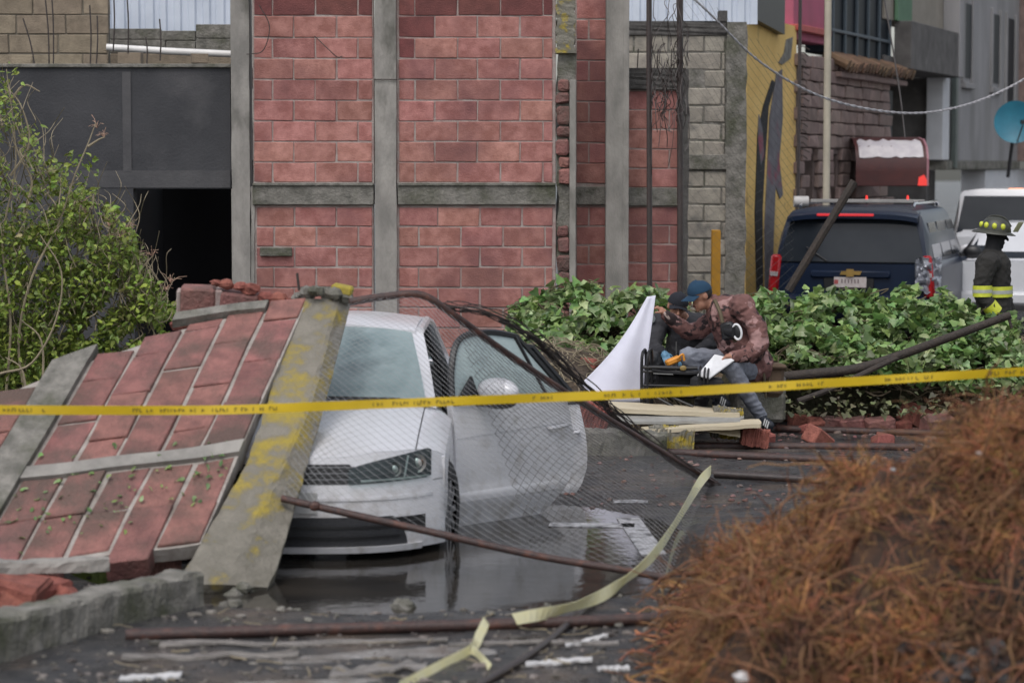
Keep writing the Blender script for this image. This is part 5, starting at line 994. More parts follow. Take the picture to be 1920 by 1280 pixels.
def strands(n, rng, wlo, whi, seg, step, m, nm, stiff=.6, lift=.02):
    P_ = np.zeros((n, seg + 1, 3)); cnt = 0
    while cnt < n:
        x, y = rng.uniform(.55, 3.4), rng.uniform(9.2, 11.9); h = mound(x, y)
        if h < .05: continue
        if mnoise.noise(Vector((x * 2.0, y * 2.0, h * 2.0 + 1))) < -.08 and rng.uniform() < .86: continue
        gx, gy = (mound(x + .05, y) - h) / .05, (mound(x, y + .05) - h) / .05
        d = np.array([-gx * .5 + rng.normal() * .9, -gy * .5 + rng.normal() * .9 - .1, rng.normal() * .45]); d /= np.linalg.norm(d); p = np.array([x, y, h + rng.uniform(-.02, .03)]); P_[cnt, 0] = p
        for k in range(seg):
            d = d * stiff + rng.normal(size=3) * (1 - stiff); d[2] -= .10; d /= np.linalg.norm(d); p = p + d * step * rng.uniform(.6, 1.3); hh = mound(p[0], p[1]); 
            if p[2] < hh + .004: p[2] = hh + rng.uniform(.0, lift)
            P_[cnt, k + 1] = p
        cnt += 1
    wd = rng.uniform(wlo, whi, n); sd_ = rng.normal(size=(n, 3)); sd_ /= np.linalg.norm(sd_, axis=1)[:, None]; tap = np.linspace(1, .35, seg + 1); s2 = np.cross(sd_, rng.normal(size=(n, 3))); s2 /= np.linalg.norm(s2, axis=1)[:, None]
    off = lambda k: P_ + ((sd_ * math.cos(k) + s2 * math.sin(k)) * wd[:, None])[:, None, :] * tap[None, :, None]
    A = np.stack([off(0), off(2.09), off(4.19)], axis=2)              # n, seg+1, 3, 3
    v = A.reshape(-1, 3); f = []
    base = np.arange(n)[:, None, None] * (seg + 1) * 3 + np.arange(seg)[None, :, None] * 3
    for k in range(3): f.append(np.stack([base[..., 0] + k, base[..., 0] + (k + 1) % 3, base[..., 0] + 3 + (k + 1) % 3, base[..., 0] + 3 + k], axis=-1).reshape(-1, 4))
    f = np.concatenate(f); me = bpy.data.meshes.new(nm); me.vertices.add(len(v)); me.vertices.foreach_set('co', v.reshape(-1)); me.loops.add(f.size); me.loops.foreach_set('vertex_index', f.reshape(-1)); me.polygons.add(len(f)); me.polygons.foreach_set('loop_start', np.arange(len(f)) * 4); me.update(calc_edges=True); me.materials.append(m)
    o = bpy.data.objects.new(nm, me); C.objects.link(o); par(o, RP); return kind(o, 'stuff')
M_root = mat('fine_root', (.46, .215, .085), (.28, .125, .052), 5, .85, 0, island=.6, c3=(.11, .060, .038), s3=3, t3=.55, w3=.1)
M_root2 = mat('coarse_root', (.26, .13, .065), (.17, .08, .04), 8, .85, .1, island=.3)
strands(20000, np.random.default_rng(1), .0016, .0045, 5, .045, M_root, 'fine_roots', .62, .03)
strands(1500, np.random.default_rng(2), .004, .010, 7, .07, M_root2, 'coarse_roots', .75, .06)
strands(700, np.random.default_rng(3), .003, .006, 3, .04, mat('moss', (.12, .12, .02), (.16, .13, .03), 5, .9, 0, island=.3), 'moss_tufts', .8, .02)
for i, (x, y, s_) in enumerate(((1838, 845, .018), (1390, 1265, .035), (1675, 876, .012))):
    mb = MB(); mb.ball((mhit(x, y + 4) or V(x, y, 10)), (s_, s_, s_ * .7), 8, None, .4, i); tag(mb.build('pebble', M_pw), ['white fleck near the top of the root pile', 'white pebble at the bottom of the root pile', 'tiny white fleck on the left crest of the root pile'][i], 'stone')
mb = MB(); rs = random.Random(71)
for i in range(70):
    p = mhit(rs.uniform(1690, 1980), rs.uniform(1215, 1330)) or G(1800, 1290, .05); r_ = rs.uniform(.02, .055); mb.ball(p, (r_, r_, r_ * .75), 8, None, .6, i)
kind(tag(mb.build('stone_heap', mat('dark_stone', (.10, .098, .10), (.055, .053, .055), 9, .8, .6, 50)), 'grey stones at the lower right corner below the roots', 'stones'), 'stuff')
# thin roots creeping left over the wet ground
mb = MB()
for i in range(60):
    x, y = rs.uniform(1230, 1340), rs.uniform(1090, 1290); P_ = [G(x, y, .03)]
    for k in range(4): x -= rs.uniform(-8, 34); y += rs.uniform(-14, 14); P_.append(G(x, y, .03 + rs.random() * .03))
    mb.tube(spl(P_, 3), rs.uniform(.003, .006), 4)
mb.build('creeping_roots', M_root, RP)

# ---------------------------------------------------------------- mud crumbs, twigs and painted sky sheen over the wet foreground
mb = MB(); rs = random.Random(91)
for i in range(900):
    x, y = rs.uniform(60, 1330), 1290 - 190 * rs.random() ** 1.3; p = G(x, y); h = road_h(p.x, p.y)
    if h < -.004: continue
    r_ = rs.uniform(.004, .014) * (2 if rs.random() < .08 else 1); mb.ball((p.x, p.y, h + r_ * .3), (r_ * rs.uniform(1, 2), r_, r_ * .6), 5, None, .6, i)
kind(tag(mb.build('crumbs', mat('mud_crumbs', (.10, .085, .072), (.20, .18, .165), 9, .7, .3, island=.6)), 'small crumbs of mortar and mud over the wet foreground road', 'gravel'), 'stuff')
mb = MB()
for i in range(45):
    x, y = rs.uniform(200, 1320), 1290 - 130 * rs.random(); p = G(x, y); a_ = rs.uniform(-1.6, 1.6); l = rs.uniform(.04, .18); P_ = [Vector((p.x + l * k / 3 * math.cos(a_), p.y + l * k / 3 * math.sin(a_) + rs.uniform(-.01, .01), max(0, road_h(p.x, p.y)) + .008 + rs.random() * .012)) for k in range(4)]
    mb.tube(P_, rs.uniform(.002, .006), 4)
kind(tag(mb.build('twigs', M_twig), 'thin pale twigs and splinters strewn over the wet foreground road', 'twigs'), 'stuff')

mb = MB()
def sheen_z(x, y): k = max(0, min(1, (11.75 - y) / .5)) * max(0, min(1, (x + 2.4) / .5)) * max(0, min(1, (.75 - x) / .4)); return road_h(x, y) - .012 + .026 * k * (.35 + fbm(x * .7, y * 2.6, 1.4)) 
mb.grid(lambda u, v: (lambda x, y: (x, y, sheen_z(x, y)))(lerp(-2.6, .9, u), lerp(10.2, 11.9, v)), 120, 80)
kind(mb.build('sky_sheen', mat('pale_sky_sheen', (.30, .285, .275), (.15, .135, .12), 5, .14, .4, 60, c3=(.12, .09, .07), s3=4, t3=.6, w3=.08), None, 60), 'structure')  # pale sheet that paints the sky's reflection onto the wet road
# ---------------------------------------------------------------- people
def body(name, prims, mats, parent_label, cat='person', voxel=.0065, smooth=6, folds=.008):
    """prims: (material key, 'c', p0, p1, r0, r1) or (key, 'e', centre, radii, euler). One remeshed continuous surface, materials by nearest primitive."""
    mb = MB()
    for q in prims:
        if q[1] == 'c':
            p0, p1, r0, r1 = Vector(q[2]), Vector(q[3]), q[4], q[5]; d = (p1 - p0); t = d.normalized() if d.length > 1e-5 else Vector((0, 0, 1)); pts = []; rr = []
            for k in range(4): a = -math.pi / 2 + k * math.pi / 8 + .12; pts.append(p0 + t * r0 * math.sin(a)); rr.append(r0 * math.cos(a))
            for k in range(4): a = .26 + k * math.pi / 8.6; pts.append(p1 + t * r1 * math.sin(a)); rr.append(max(.0005, r1 * math.cos(a)))
            mb.tube(pts, rr, 14)
        else: mb.ball(q[2], q[3], 18, q[4].to_matrix() if q[4] else None)
    me = bpy.data.meshes.new(name); me.from_pydata(mb.v, [], mb.f); bm = bmesh.new(); bm.from_mesh(me); bmesh.ops.remove_doubles(bm, verts=bm.verts, dist=1e-5); bmesh.ops.recalc_face_normals(bm, faces=bm.faces); bm.to_mesh(me); bm.free()
    o = bpy.data.objects.new(name, me); C.objects.link(o)
    r = o.modifiers.new('r', 'REMESH'); r.mode = 'VOXEL'; r.voxel_size = voxel; s = o.modifiers.new('s', 'SMOOTH'); s.factor = .5; s.iterations = smooth
    dg = bpy.context.evaluated_depsgraph_get(); dg.update(); m2 = bpy.data.meshes.new_from_object(o.evaluated_get(dg)); o.modifiers.clear(); o.data = m2; m2.name = name
    nv = len(m2.vertices); co = np.zeros(nv * 3); no = np.zeros(nv * 3); m2.vertices.foreach_get('co', co); m2.vertices.foreach_get('normal', no); co = co.reshape(-1, 3); no = no.reshape(-1, 3)
    if folds:                                                       # cloth folds: ridged noise along the normals, off on skin
        dm = np.full(nv, 1e9); cl = np.zeros(nv, bool)
        for q in prims:
            if q[1] == 'c': p0, p1 = np.array(q[2]), np.array(q[3]); d = p1 - p0; t = np.clip(((co - p0) @ d) / max(1e-9, d @ d), 0, 1); di = np.linalg.norm(co - p0 - t[:, None] * d, axis=1) - (q[4] + (q[5] - q[4]) * t)
            else: di = np.linalg.norm((co - np.array(q[2])) / np.array(q[3]), axis=1) * min(q[3]) - min(q[3])
            k = di < dm; dm[k] = di[k]; cl[k] = q[0] in ('jacket', 'jeans', 'coat', 'trousers')
        for i in np.nonzero(cl)[0]:
            x, y, z = co[i]; n1 = mnoise.noise(Vector((x * 9 + z * 5, y * 9, z * 16 - x * 6))); n2 = mnoise.noise(Vector((x * 22, y * 22, z * 30 + x * 12))); co[i] += no[i] * folds * ((1 - abs(n1) * 2.6) * .8 + n2 * .5)
        m2.vertices.foreach_set('co', co.reshape(-1))
    keys = list(mats); m2.materials.clear()
    for k in keys: m2.materials.append(mats[k])
    n = len(m2.polygons); cen = np.zeros(n * 3); m2.polygons.foreach_get('center', cen); cen = cen.reshape(-1, 3); best = np.full(n, 1e9); idx = np.zeros(n, int)
    for q in prims:
        if q[1] == 'c':
            p0, p1 = np.array(q[2]), np.array(q[3]); d = p1 - p0; L2 = max(1e-9, d @ d); t = np.clip(((cen - p0) @ d) / L2, 0, 1); dist = np.linalg.norm(cen - p0 - t[:, None] * d, axis=1) - (q[4] + (q[5] - q[4]) * t)
        else:
            Mi = np.array(q[4].to_matrix().inverted()) if q[4] else np.eye(3); l = (cen - np.array(q[2])) @ Mi.T / np.array(q[3]); dist = (np.linalg.norm(l, axis=1) - 1) * min(q[3])
        k = dist < best; best[k] = dist[k]; idx[k] = keys.index(q[0])
    m2.polygons.foreach_set('material_index', idx); m2.polygons.foreach_set('use_smooth', [True] * n); m2.update(); return o
def head_prims(c, fwd, up, skin='skin', k=1.0, hair=None):
    """head facing fwd; c = centre of the skull"""
    f = Vector(fwd).normalized(); u = (Vector(up) - f * Vector(up).dot(f)).normalized(); s = f.cross(u); Rm = Matrix((s, f, u)).transposed(); e = Rm.to_euler(); q = lambda x, y, z: c + (s * x + f * y + u * z) * k
    P_ = [(skin, 'e', q(0, 0, .02), (.072 * k, .09 * k, .095 * k), e), (skin, 'e', q(0, .032, -.06), (.055 * k, .055 * k, .06 * k), e), (skin, 'e', q(0, .062, -.10), (.026 * k, .022 * k, .018 * k), e), (skin, 'c', q(0, .088, .01), q(0, .112, -.03), .010 * k, .015 * k), (skin, 'c', q(-.035, .078, .022), q(.035, .078, .022), .014 * k, .014 * k),
          ('lips', 'c', q(-.018, .084, -.062), q(.018, .084, -.062), .008 * k, .008 * k)]
    for x in (-1, 1): P_ += [(skin, 'e', q(x * .074, -.01, -.005), (.012 * k, .024 * k, .034 * k), e), ('eye', 'e', q(x * .031, .080, .002), (.011 * k, .007 * k, .006 * k), e), ('hair', 'c', q(x * .018, .090, .022), q(x * .048, .080, .022), .005 * k, .004 * k)]
    if hair: P_ += [('hair', 'e', q(0, -.022, .035), (.078 * k, .085 * k, .088 * k), e)]
    return P_, Rm, q
def hand_prims(w_, d, n, key, curl=.5, L_=.09, thumb=1):
    """palm from wrist w_ along d, palm normal n (fingers curl towards n)"""
    d = Vector(d).normalized(); n = Vector(n); n = (n - d * n.dot(d)).normalized(); s = d.cross(n); P_ = [(key, 'c', w_, w_ + d * L_ * .5, .026, .030)]
    for i in range(4):
        x = (i - 1.5) * .020; P_.append((key, 'c', w_ + d * .03 + s * x * .6, w_ + d * L_ * .95 + s * x, .014, .0115)); a = w_ + d * L_ * .95 + s * x; ln = (.036, .042, .040, .032)[i]; b = a + (d * math.cos(curl) + n * math.sin(curl)) * ln; c_ = b + (d * math.cos(curl * 2.1) + n * math.sin(curl * 2.1)) * ln * .8; P_ += [(key, 'c', a, b, .0098, .009), (key, 'c', b, c_, .009, .0075)]
    t0 = w_ + d * .025 + s * .022 * thumb; t1 = t0 + (d * .6 + s * .7 * thumb + n * .4).normalized() * .045; t2 = t1 + (d * .8 + s * .1 * thumb + n * .6).normalized() * .035; return P_ + [(key, 'c', t0, t1, .014, .011), (key, 'c', t1, t2, .0105, .008)]
def limb(key, pts, rad): return [(key, 'c', pts[i], pts[i + 1], rad[i], rad[i + 1]) for i in range(len(pts) - 1)]
M_skin = mat('skin', (.40, .20, .135), (.33, .16, .105), 20, .55, .05, 90); M_lips = mat('lips', (.22, .08, .065), None, 20, .5, 0); M_eye = mat('eye_shadowed', (.03, .02, .018), None, 20, .4, 0); M_hair = mat('black_hair', (.012, .010, .010), None, 60, .6, .4, 120)
M_camo = mat('brown_camouflage', (.20, .095, .085), (.13, .062, .056), 11, .85, .25, 35, c3=(.025, .014, .015), s3=8, t3=.555, w3=.02); 
def camo_fix():
    n = M_camo.node_tree; b = n.nodes['Principled BSDF']; old = b.inputs['Base Color'].links[0].from_socket; g = n.nodes.new('ShaderNodeNewGeometry'); mp = n.nodes.new('ShaderNodeVectorMath'); mp.inputs[1].default_value = (3.1, 5.7, 1.3); t = n.nodes.new('ShaderNodeTexNoise'); t.inputs['Scale'].default_value = 9; t.inputs['Detail'].default_value = 3; n.links.new(g.outputs['Position'], mp.inputs[0]); n.links.new(mp.outputs[0], t.inputs['Vector'])
    r = n.nodes.new('ShaderNodeMapRange'); r.inputs['From Min'].default_value = .56; r.inputs['From Max'].default_value = .59; n.links.new(t.outputs['Fac'], r.inputs[0]); m = n.nodes.new('ShaderNodeMix'); m.data_type = 'RGBA'; m.inputs[7].default_value = (.34, .20, .19, 1); n.links.new(r.outputs[0], m.inputs['Factor']); n.links.new(old, m.inputs[6]); n.links.new(m.outputs[2], b.inputs['Base Color'])
camo_fix()
M_jean = mat('grey_jeans', (.235, .25, .295), (.165, .178, .215), 10, .9, .3, 40); M_shoe = mat('dark_shoe', (.018, .022, .032), None, 20, .6, .1); M_stripe = mat('shoe_stripe', (.7, .7, .7), None, 20, .6, 0)
M_navyc = mat('navy_cap_cloth', (.012, .048, .095), (.009, .036, .075), 10, .9, .2, 90); M_blk = mat('black_cloth', (.012, .012, .014), (.020, .020, .023), 6, .9, .3, 30); M_glove = mat('blue_nitrile', (.20, .42, .62), None, 10, .4, .05)
YM = 20.2; m_ = lambda x, y, dy=0.: V(x, y, YM + dy)
hd, Rm, q = head_prims(m_(1313, 554, .0), (-.88, -.34, -.38), (-.32, -.1, .94))
P_ = hd + limb('skin', [m_(1320, 566, .02), m_(1346, 574, .08)], [.060, .066])
P_ += limb('jacket', [m_(1347, 572, .08), m_(1362, 590, .06), m_(1385, 640, .12), m_(1412, 682, .18)], [.08, .17, .185, .17])
P_ += [('jacket', 'c', m_(1350, 582, .24), m_(1392, 574, -.12), .10, .105), ('jacket', 'c', m_(1372, 605, .16), m_(1400, 650, .05), .155, .16), ('jacket', 'c', m_(1336, 565, .05), m_(1346, 585, 0), .06, .08)]
P_ += limb('jacket', [m_(1393, 578, -.12), m_(1418, 612, -.17), m_(1424, 644, -.2), m_(1400, 664, -.26), m_(1376, 668, -.30)], [.095, .084, .078, .064, .05])
P_ += limb('jacket', [m_(1346, 594, .22), m_(1312, 618, .16), m_(1290, 622, .1), m_(1265, 604, .04), m_(1250, 592, .0)], [.088, .076, .070, .058, .047])
P_ += hand_prims(m_(1374, 668, -.31), (-.9, -.35, -.1), (0, -.2, -1), 'skin', .5, thumb=-1)
P_ += hand_prims(m_(1248, 588, -.0), (-.75, 0, .6), (-.6, .1, -.7), 'skin', .9, thumb=1)
P_ += limb('jeans', [m_(1418, 690, .2), m_(1390, 690, -.0), m_(1370, 686, -.26)], [.115, .098, .078]) + limb('jeans', [m_(1370, 687, -.26), m_(1395, 730, -.18), m_(1426, 778, -.06)], [.078, .068, .052])
P_ += limb('jeans', [m_(1408, 684, .28), m_(1345, 676, .10), m_(1290, 668, -.08)], [.115, .098, .078]) + limb('jeans', [m_(1290, 670, -.08), m_(1318, 712, .0), m_(1344, 742, .06)], [.076, .064, .050])
P_ += [('shoe', 'c', m_(1428, 786, -.05), m_(1444, 797, -.24), .046, .036), ('shoe', 'c', m_(1428, 798, .0), m_(1443, 801, -.24), .034, .030), ('shoe', 'c', m_(1348, 744, .05), m_(1362, 756, -.16), .046, .036), ('shoe', 'c', m_(1342, 756, .09), m_(1360, 761, -.16), .034, .03)]
MAN = thing('person', 'seated person in brown camouflage jacket and blue cap lifting the white sheet', 'person', (m_(1415, 700).x, YM, 0))
bo = body('body', P_, {'skin': M_skin, 'lips': M_lips, 'eye': M_eye, 'hair': M_hair, 'jacket': M_camo, 'jeans': M_jean, 'shoe': M_shoe}, ''); par(bo, MAN)
def cap(q, Rm, m, parent, k=1.0, brimlen=.085, tilt=0):
    mb = MB(); n = 20
    mb.slab(lambda u, v: q(.089 * math.cos(v * 2 * math.pi) * math.cos(u * 1.45), -.008 + .106 * math.sin(v * 2 * math.pi) * math.cos(u * 1.45), .030 + .098 * math.sin(u * 1.50) + .008 * math.sin(v * 2 * math.pi)), 8, n, (0, 0, .0015)); c_ = mb.build('cap', m, parent, 60)
    mb = MB(); mb.slab(lambda u, v: q(lerp(-.078, .078, u), lerp(.09 * math.cos((u - .5) * 1.9) - .01, .09 + brimlen * math.cos((u - .5) * 2.6), v), .040 - .028 * (2 * u - 1) ** 2 - .018 * v), 14, 6, (0, 0, .004)); mb.build('brim', m, c_, 60)
    mb = MB(); mb.ball(q(0, -.008, .13), .008, 8); mb.build('button', m, c_); return c_
cap(q, Rm, M_navyc, MAN)
mb = MB(); e_ = Rm.to_euler(); mb.ball(q(0, -.03, .005), (.077, .078, .066), 16, Rm, .05, 2); mb.build('hair', M_hair, MAN, 60)
mb = MB(); mb.tube(spl([m_(1340, 562, -.06), m_(1350, 585, -.13), m_(1358, 612, -.17), m_(1380, 640, -.13)], 6), .016, 6); mb.build('strap', mat('khaki_strap', (.12, .095, .06), None, 20, .9, .1), MAN)
for j in range(3):
    for (x, y, dy) in ((1437, 792, -.205), (1356, 751, -.13)): mb = MB(); a = m_(x + j * 3.4 - 3, y + j * 2.6 - 2, dy - .035 * j + .02); mb.tube([a + Vector((-.015, -.035, -.028)), a + Vector((.0, -.038, .028))], .006, 6); mb.build('shoe_stripe', M_stripe, MAN)
mb = MB(); mb.grid(lambda u, v: m_(1250, 592, 0) + Euler((0, R(-40), 0)).to_matrix() @ Vector((.012 * math.cos(v * 6.28), .046 * math.cos(u * 6.28) , .046 * math.sin(u * 6.28) + .01 * math.sin(v * 6.28))), 18, 6); mb.build('cuff', mat('pale_cuff', (.35, .27, .24), None, 20, .9, .1), MAN, 60)
# camera with white rim hanging from the strap
p = m_(1381, 622, -.30); CM = thing('camera', 'black camera with a white oval rim hanging on the camouflage jacket', 'camera', p); e_ = Euler((0, R(-12), R(-25)))
mb = MB(); mb.tube([p + Vector((-.06, .10, .0)), p + Vector((0, .0, 0))], [.05, .05], 16); mb.box(p + Vector((-.06, .09, .0)), (.12, .06, .15), e_, .02); mb.ball(p + Vector((.004, -.004, 0)), (.036, .012, .06), 14, e_.to_matrix()); mb.build('body', M_blackp, CM, 40)
mb = MB(); mb.grid(lambda u, v: p + Vector((.004, -.012, 0)) + e_.to_matrix() @ Vector(((.036 + .010 * math.cos(v * 6.28)) * math.cos(u * 6.28), .011 * math.sin(v * 6.28), (.062 + .010 * math.cos(v * 6.28)) * math.sin(u * 6.28))), 24, 8); mb.build('rim', mat('white_rim', (.75, .75, .77), None, 9, .4, 0), CM, 60)
# second person, behind
YN = 20.75; n_ = lambda x, y, dy=0.: V(x, y, YN + dy)
hd, Rm2, q2 = head_prims(n_(1270, 575, -.12), (.05, -.96, -.25), (.2, -.22, .95))
P_ = hd + limb('skin', [n_(1275, 590, 0), n_(1282, 605, .12)], [.06, .065])
P_ += limb('coat', [n_(1285, 600, .12), n_(1288, 625, .10), n_(1282, 665, .12), n_(1275, 705, .15)], [.08, .165, .17, .165]) + [('coat', 'c', n_(1238, 604, .08), n_(1322, 606, .12), .088, .088)]
P_ += limb('coat', [n_(1238, 604, .06), n_(1228, 638, -.06), n_(1226, 655, -.12), n_(1240, 660, -.26)], [.082, .068, .062, .050]) + hand_prims(n_(1243, 660, -.28), (.35, -.6, -.6), (.3, .2, -.9), 'glove', .4, thumb=1)
P_ += limb('coat', [n_(1322, 606, .08), n_(1332, 645, .0), n_(1300, 668, -.2)], [.082, .066, .05]) + hand_prims(n_(1298, 669, -.21), (-.8, -.4, -.2), (0, 0, -1), 'glove', .5, thumb=-1)
P_ += limb('trousers', [n_(1255, 712, .12), n_(1235, 690, -.12), n_(1218, 672, -.32)], [.115, .095, .078]) + limb('trousers', [n_(1218, 673, -.32), n_(1222, 725, -.22), n_(1226, 780, -.1)], [.076, .065, .05])
P_ += limb('trousers', [n_(1300, 712, .12), n_(1310, 700, -.1), n_(1318, 690, -.3)], [.115, .095, .078]) + limb('trousers', [n_(1318, 692, -.3), n_(1316, 740, -.2), n_(1312, 785, -.1)], [.076, .065, .05])
P_ += [('shoe', 'c', n_(1226, 795, -.1), n_(1222, 800, -.3), .045, .035), ('shoe', 'c', n_(1312, 797, -.1), n_(1316, 802, -.3), .045, .035)]
WN = thing('person', 'crouching person in black coat with light blue gloves behind the seated man', 'person', (n_(1275, 700).x, YN, 0))
bo = body('body', P_, {'skin': M_skin, 'lips': M_lips, 'eye': M_eye, 'hair': M_hair, 'coat': mat('charcoal_coat', (.022, .022, .027), (.034, .034, .040), 6, .85, .3, 30), 'trousers': mat('grey_trousers', (.10, .10, .105), None, 10, .9, .2), 'shoe': M_shoe, 'glove': M_glove}, ''); par(bo, WN)
cap(q2, Rm2, mat('black_cap_cloth', (.012, .014, .022), None, 10, .9, .2), WN, 1.0, .035); mb = MB(); mb.ball(q2(0, -.03, .0), (.077, .078, .068), 16, Rm2, .05, 2); mb.build('hair', M_hair, WN, 60)
mb = MB(); a = n_(1224, 598, -.03); mb.tube([a + Vector((-.005, 0, 0)), a + Vector((-.012, -.012, 0))], [.034, .034], 16); pt = mb.build('shoulder_patch', mat('grey_patch', (.20, .22, .23), (.12, .13, .14), 30, .8, .1), WN)
mb = MB(); a = n_(1268, 640, -.10); mb.tube([a, a + Vector((0, -.01, -.25))], .006, 5); mb.build('zip', mat('grey_zip', (.12, .12, .12), None, 9, .5, 0), WN)
# firefighter
YF = 22.4; f_ = lambda x, y, dy=0.: V(x, y, YF + dy); FX = f_(1862, 600).x
hd, Rm3, q3 = head_prims(f_(1867, 441), (.93, -.28, -.1), (0, 0, 1), 'hood')
P_ = hd + limb('hood', [f_(1864, 452), f_(1860, 478)], [.075, .085])
P_ += limb('coat', [f_(1860, 480), f_(1862, 500), f_(1862, 560), f_(1864, 625)], [.10, .165, .165, .17]) + [('coat', 'c', f_(1856, 492, -.17), f_(1868, 492, .18), .095, .095)]
P_ += limb('coat', [f_(1853, 494, -.20), f_(1842, 530, -.22), f_(1842, 553, -.22)], [.090, .080, .075]) + limb('coat', [f_(1842, 553, -.22), f_(1856, 574, -.24), f_(1868, 588, -.22)], [.075, .066, .058]) + hand_prims(f_(1870, 590, -.22), (.8, 0, -.6), (0, .9, -.2), 'glove', .6)
P_ += limb('coat', [f_(1870, 494, .2), f_(1878, 545, .22), f_(1892, 580, .12)], [.088, .075, .06]) + hand_prims(f_(1893, 583, .12), (.5, -.2, -.8), (-.5, -.3, 0), 'glove', .6, thumb=-1)
P_ += limb('trousers', [f_(1860, 620, -.09), f_(1858, 700, -.1), f_(1856, 760, -.1)], [.125, .10, .085]) + limb('trousers', [f_(1868, 620, .1), f_(1872, 700, .1), f_(1872, 760, .1)], [.125, .10, .085]) + [('boot', 'c', f_(1856, 765, -.1), f_(1876, 772, -.14), .06, .05), ('boot', 'c', f_(1872, 765, .1), f_(1892, 772, .06), .06, .05)]
FF = thing('person', 'firefighter in black coat with yellow stripes and helmet facing right', 'person', (FX, YF, 0))
M_ffc = mat('firefighter_cloth', (.018, .017, .016), (.026, .024, .022), 6, .9, .3, 30)
bo = body('body', P_, {'hood': mat('black_hood', (.008, .008, .010), None, 10, .9, .2), 'lips': M_blk, 'eye': M_eye, 'hair': M_blk, 'coat': M_ffc, 'trousers': M_ffc, 'glove': M_blk, 'boot': M_rubber}, '', voxel=.008); par(bo, FF)
M_helm = mat('helmet_shell', (.035, .037, .03), (.05, .05, .04), 10, .4, .1); M_hiv = mat('reflective_yellow', (.62, .66, .06), (.5, .54, .05), 20, .5, .1)
mb = MB(); mb.slab(lambda u, v: q3(.115 * math.cos(v * 6.2832) * math.cos(u * 1.4), -.01 + .145 * math.sin(v * 6.2832) * math.cos(u * 1.4), .035 + .13 * math.sin(u * 1.5)), 9, 24, (0, 0, .003)); hl = mb.build('helmet', M_helm, FF, 60)
mb = MB(); mb.slab(lambda u, v: q3(lerp(.11, .145, u) * math.cos(v * 6.2832), -.02 + lerp(.14, .20, u) * math.sin(v * 6.2832), .040 - .03 * u), 3, 24, (0, 0, .006)); mb.build('brim', M_helm, hl, 60)
mb = MB(); mb.tube(spl([q3(0, .13, .09), q3(0, .06, .165), q3(0, -.06, .17), q3(0, -.14, .09)], 5), .009, 6); mb.build('ridge', M_helm, hl)
for a in (-2.6, -2.0, -1.2, -.6, 0, .6, 3.2, 2.5):
    c_ = q3(.105 * math.cos(a), -.01 + .132 * math.sin(a), .085); mb = MB(); mb.ball(c_, (.024, .024, .030), 8); mb.build('reflective_mark', M_hiv, hl, 60)
mb = MB(); mb.slab(lambda u, v: q3(lerp(-.10, .10, u), .135 + .06 * math.cos((u - .5) * 2.4) + .04 * v, .05 + .09 * v), 10, 3, (0, 0, .003)); mb.build('visor', mat('visor_plastic', (.60, .60, .40), None, 5, .1, 0, trans=.4), hl, 60)
def band(pa, pb, r0, h, nm, m):
    pa, pb = Vector(pa), Vector(pb); mb = MB(); mb.tube([pa, pb], r0, 22, False); o = mb.build(nm, m, FF, 60); return o
M_silv = mat('reflective_silver', (.45, .47, .42), None, 20, .4, 0)
band(f_(1862, 536), f_(1862, 556), .178, 0, 'stripe', M_hiv); band(f_(1862, 543), f_(1862, 550), .180, 0, 'stripe_centre', M_silv)
a, b = f_(1842, 535, -.22), f_(1842, 556, -.22); band(a, b, .088, 0, 'sleeve_stripe', M_hiv); band(a.lerp(b, .36), a.lerp(b, .66), .0895, 0, 'sleeve_stripe_centre', M_silv)
a, b = f_(1853, 570, -.238), f_(1866, 586, -.224); band(a, b, .074, 0, 'cuff_stripe', M_hiv)
# ---------------------------------------------------------------- things around the two people
# white sheet
SHT = MB(); A0 = m_(1226, 556, .0)
def sheet(u, v):                                                    # u along the hem (left to right), v from the hem up to the hand
    hem = spl([m_(1086, 722, -.30), m_(1115, 742, -.35), m_(1160, 754, -.33), m_(1203, 754, -.25)], 6); e_ = along(hem, u); top = A0 + Vector((.07 * u - .055, 0, .01 * u)); p = e_.lerp(top, v); sag = math.sin(v * math.pi)
    if v > 0: p += Vector((.028 * sag * (1 - u), 0, -.035 * sag * (1 - u)))
    p += Vector((0, .018 * math.sin(u * 9 + v * 2) * (1 - v * .7), 0)); return p
SHT.slab(sheet, 30, 30, (0, .003, 0)); tag(SHT.build('sheet', mat('white_sheet', (.74, .74, .84), (.66, .66, .76), 4, .8, .1, 30, trans=.15), None, 180), 'white cloth sheet held up by the seated man', 'sheet')
# folding stretcher frame of black tubes
ST_ = thing('stretcher', 'black tubular folding stretcher frame between sheet and seated man', 'stretcher', m_(1260, 780, -.4)); YS_ = -.38
for x in (1203, 1214): mb = MB(); mb.tube(spl([m_(x, 768, YS_), m_(x, 700, YS_), m_(x + 1, 668, YS_), m_(x + 4, 658, YS_ + .05), m_(x + 8, 666, YS_ + .12), m_(x + 8, 760, YS_ + .14)], 6), .013, 8); mb.build('upright', M_blackp, ST_, 40)
for y, x0, x1, r_ in ((688, 1205, 1308, .016), (696, 1205, 1320, .012), (722, 1206, 1320, .010)): mb = MB(); mb.tube([m_(x0, y, YS_), m_(x1, y + 2, YS_)], r_, 8); mb.build('rail', M_blackp, ST_, 40)
mb = MB(); mb.slab(lambda u, v: m_(lerp(1222, 1330, u), lerp(690, 695, u), lerp(YS_ - .02, YS_ + .35, v)) + Vector((0, 0, -.02 * math.sin(u * 3.1))), 8, 4, (0, 0, -.02)); mb.build('fabric', M_blk, ST_)
mb = MB(); mb.box(m_(1270, 722, YS_ + .2), (.34, .2, .20), Euler((0, .06, .1)), .03); mb.build('bag', M_blk, ST_)
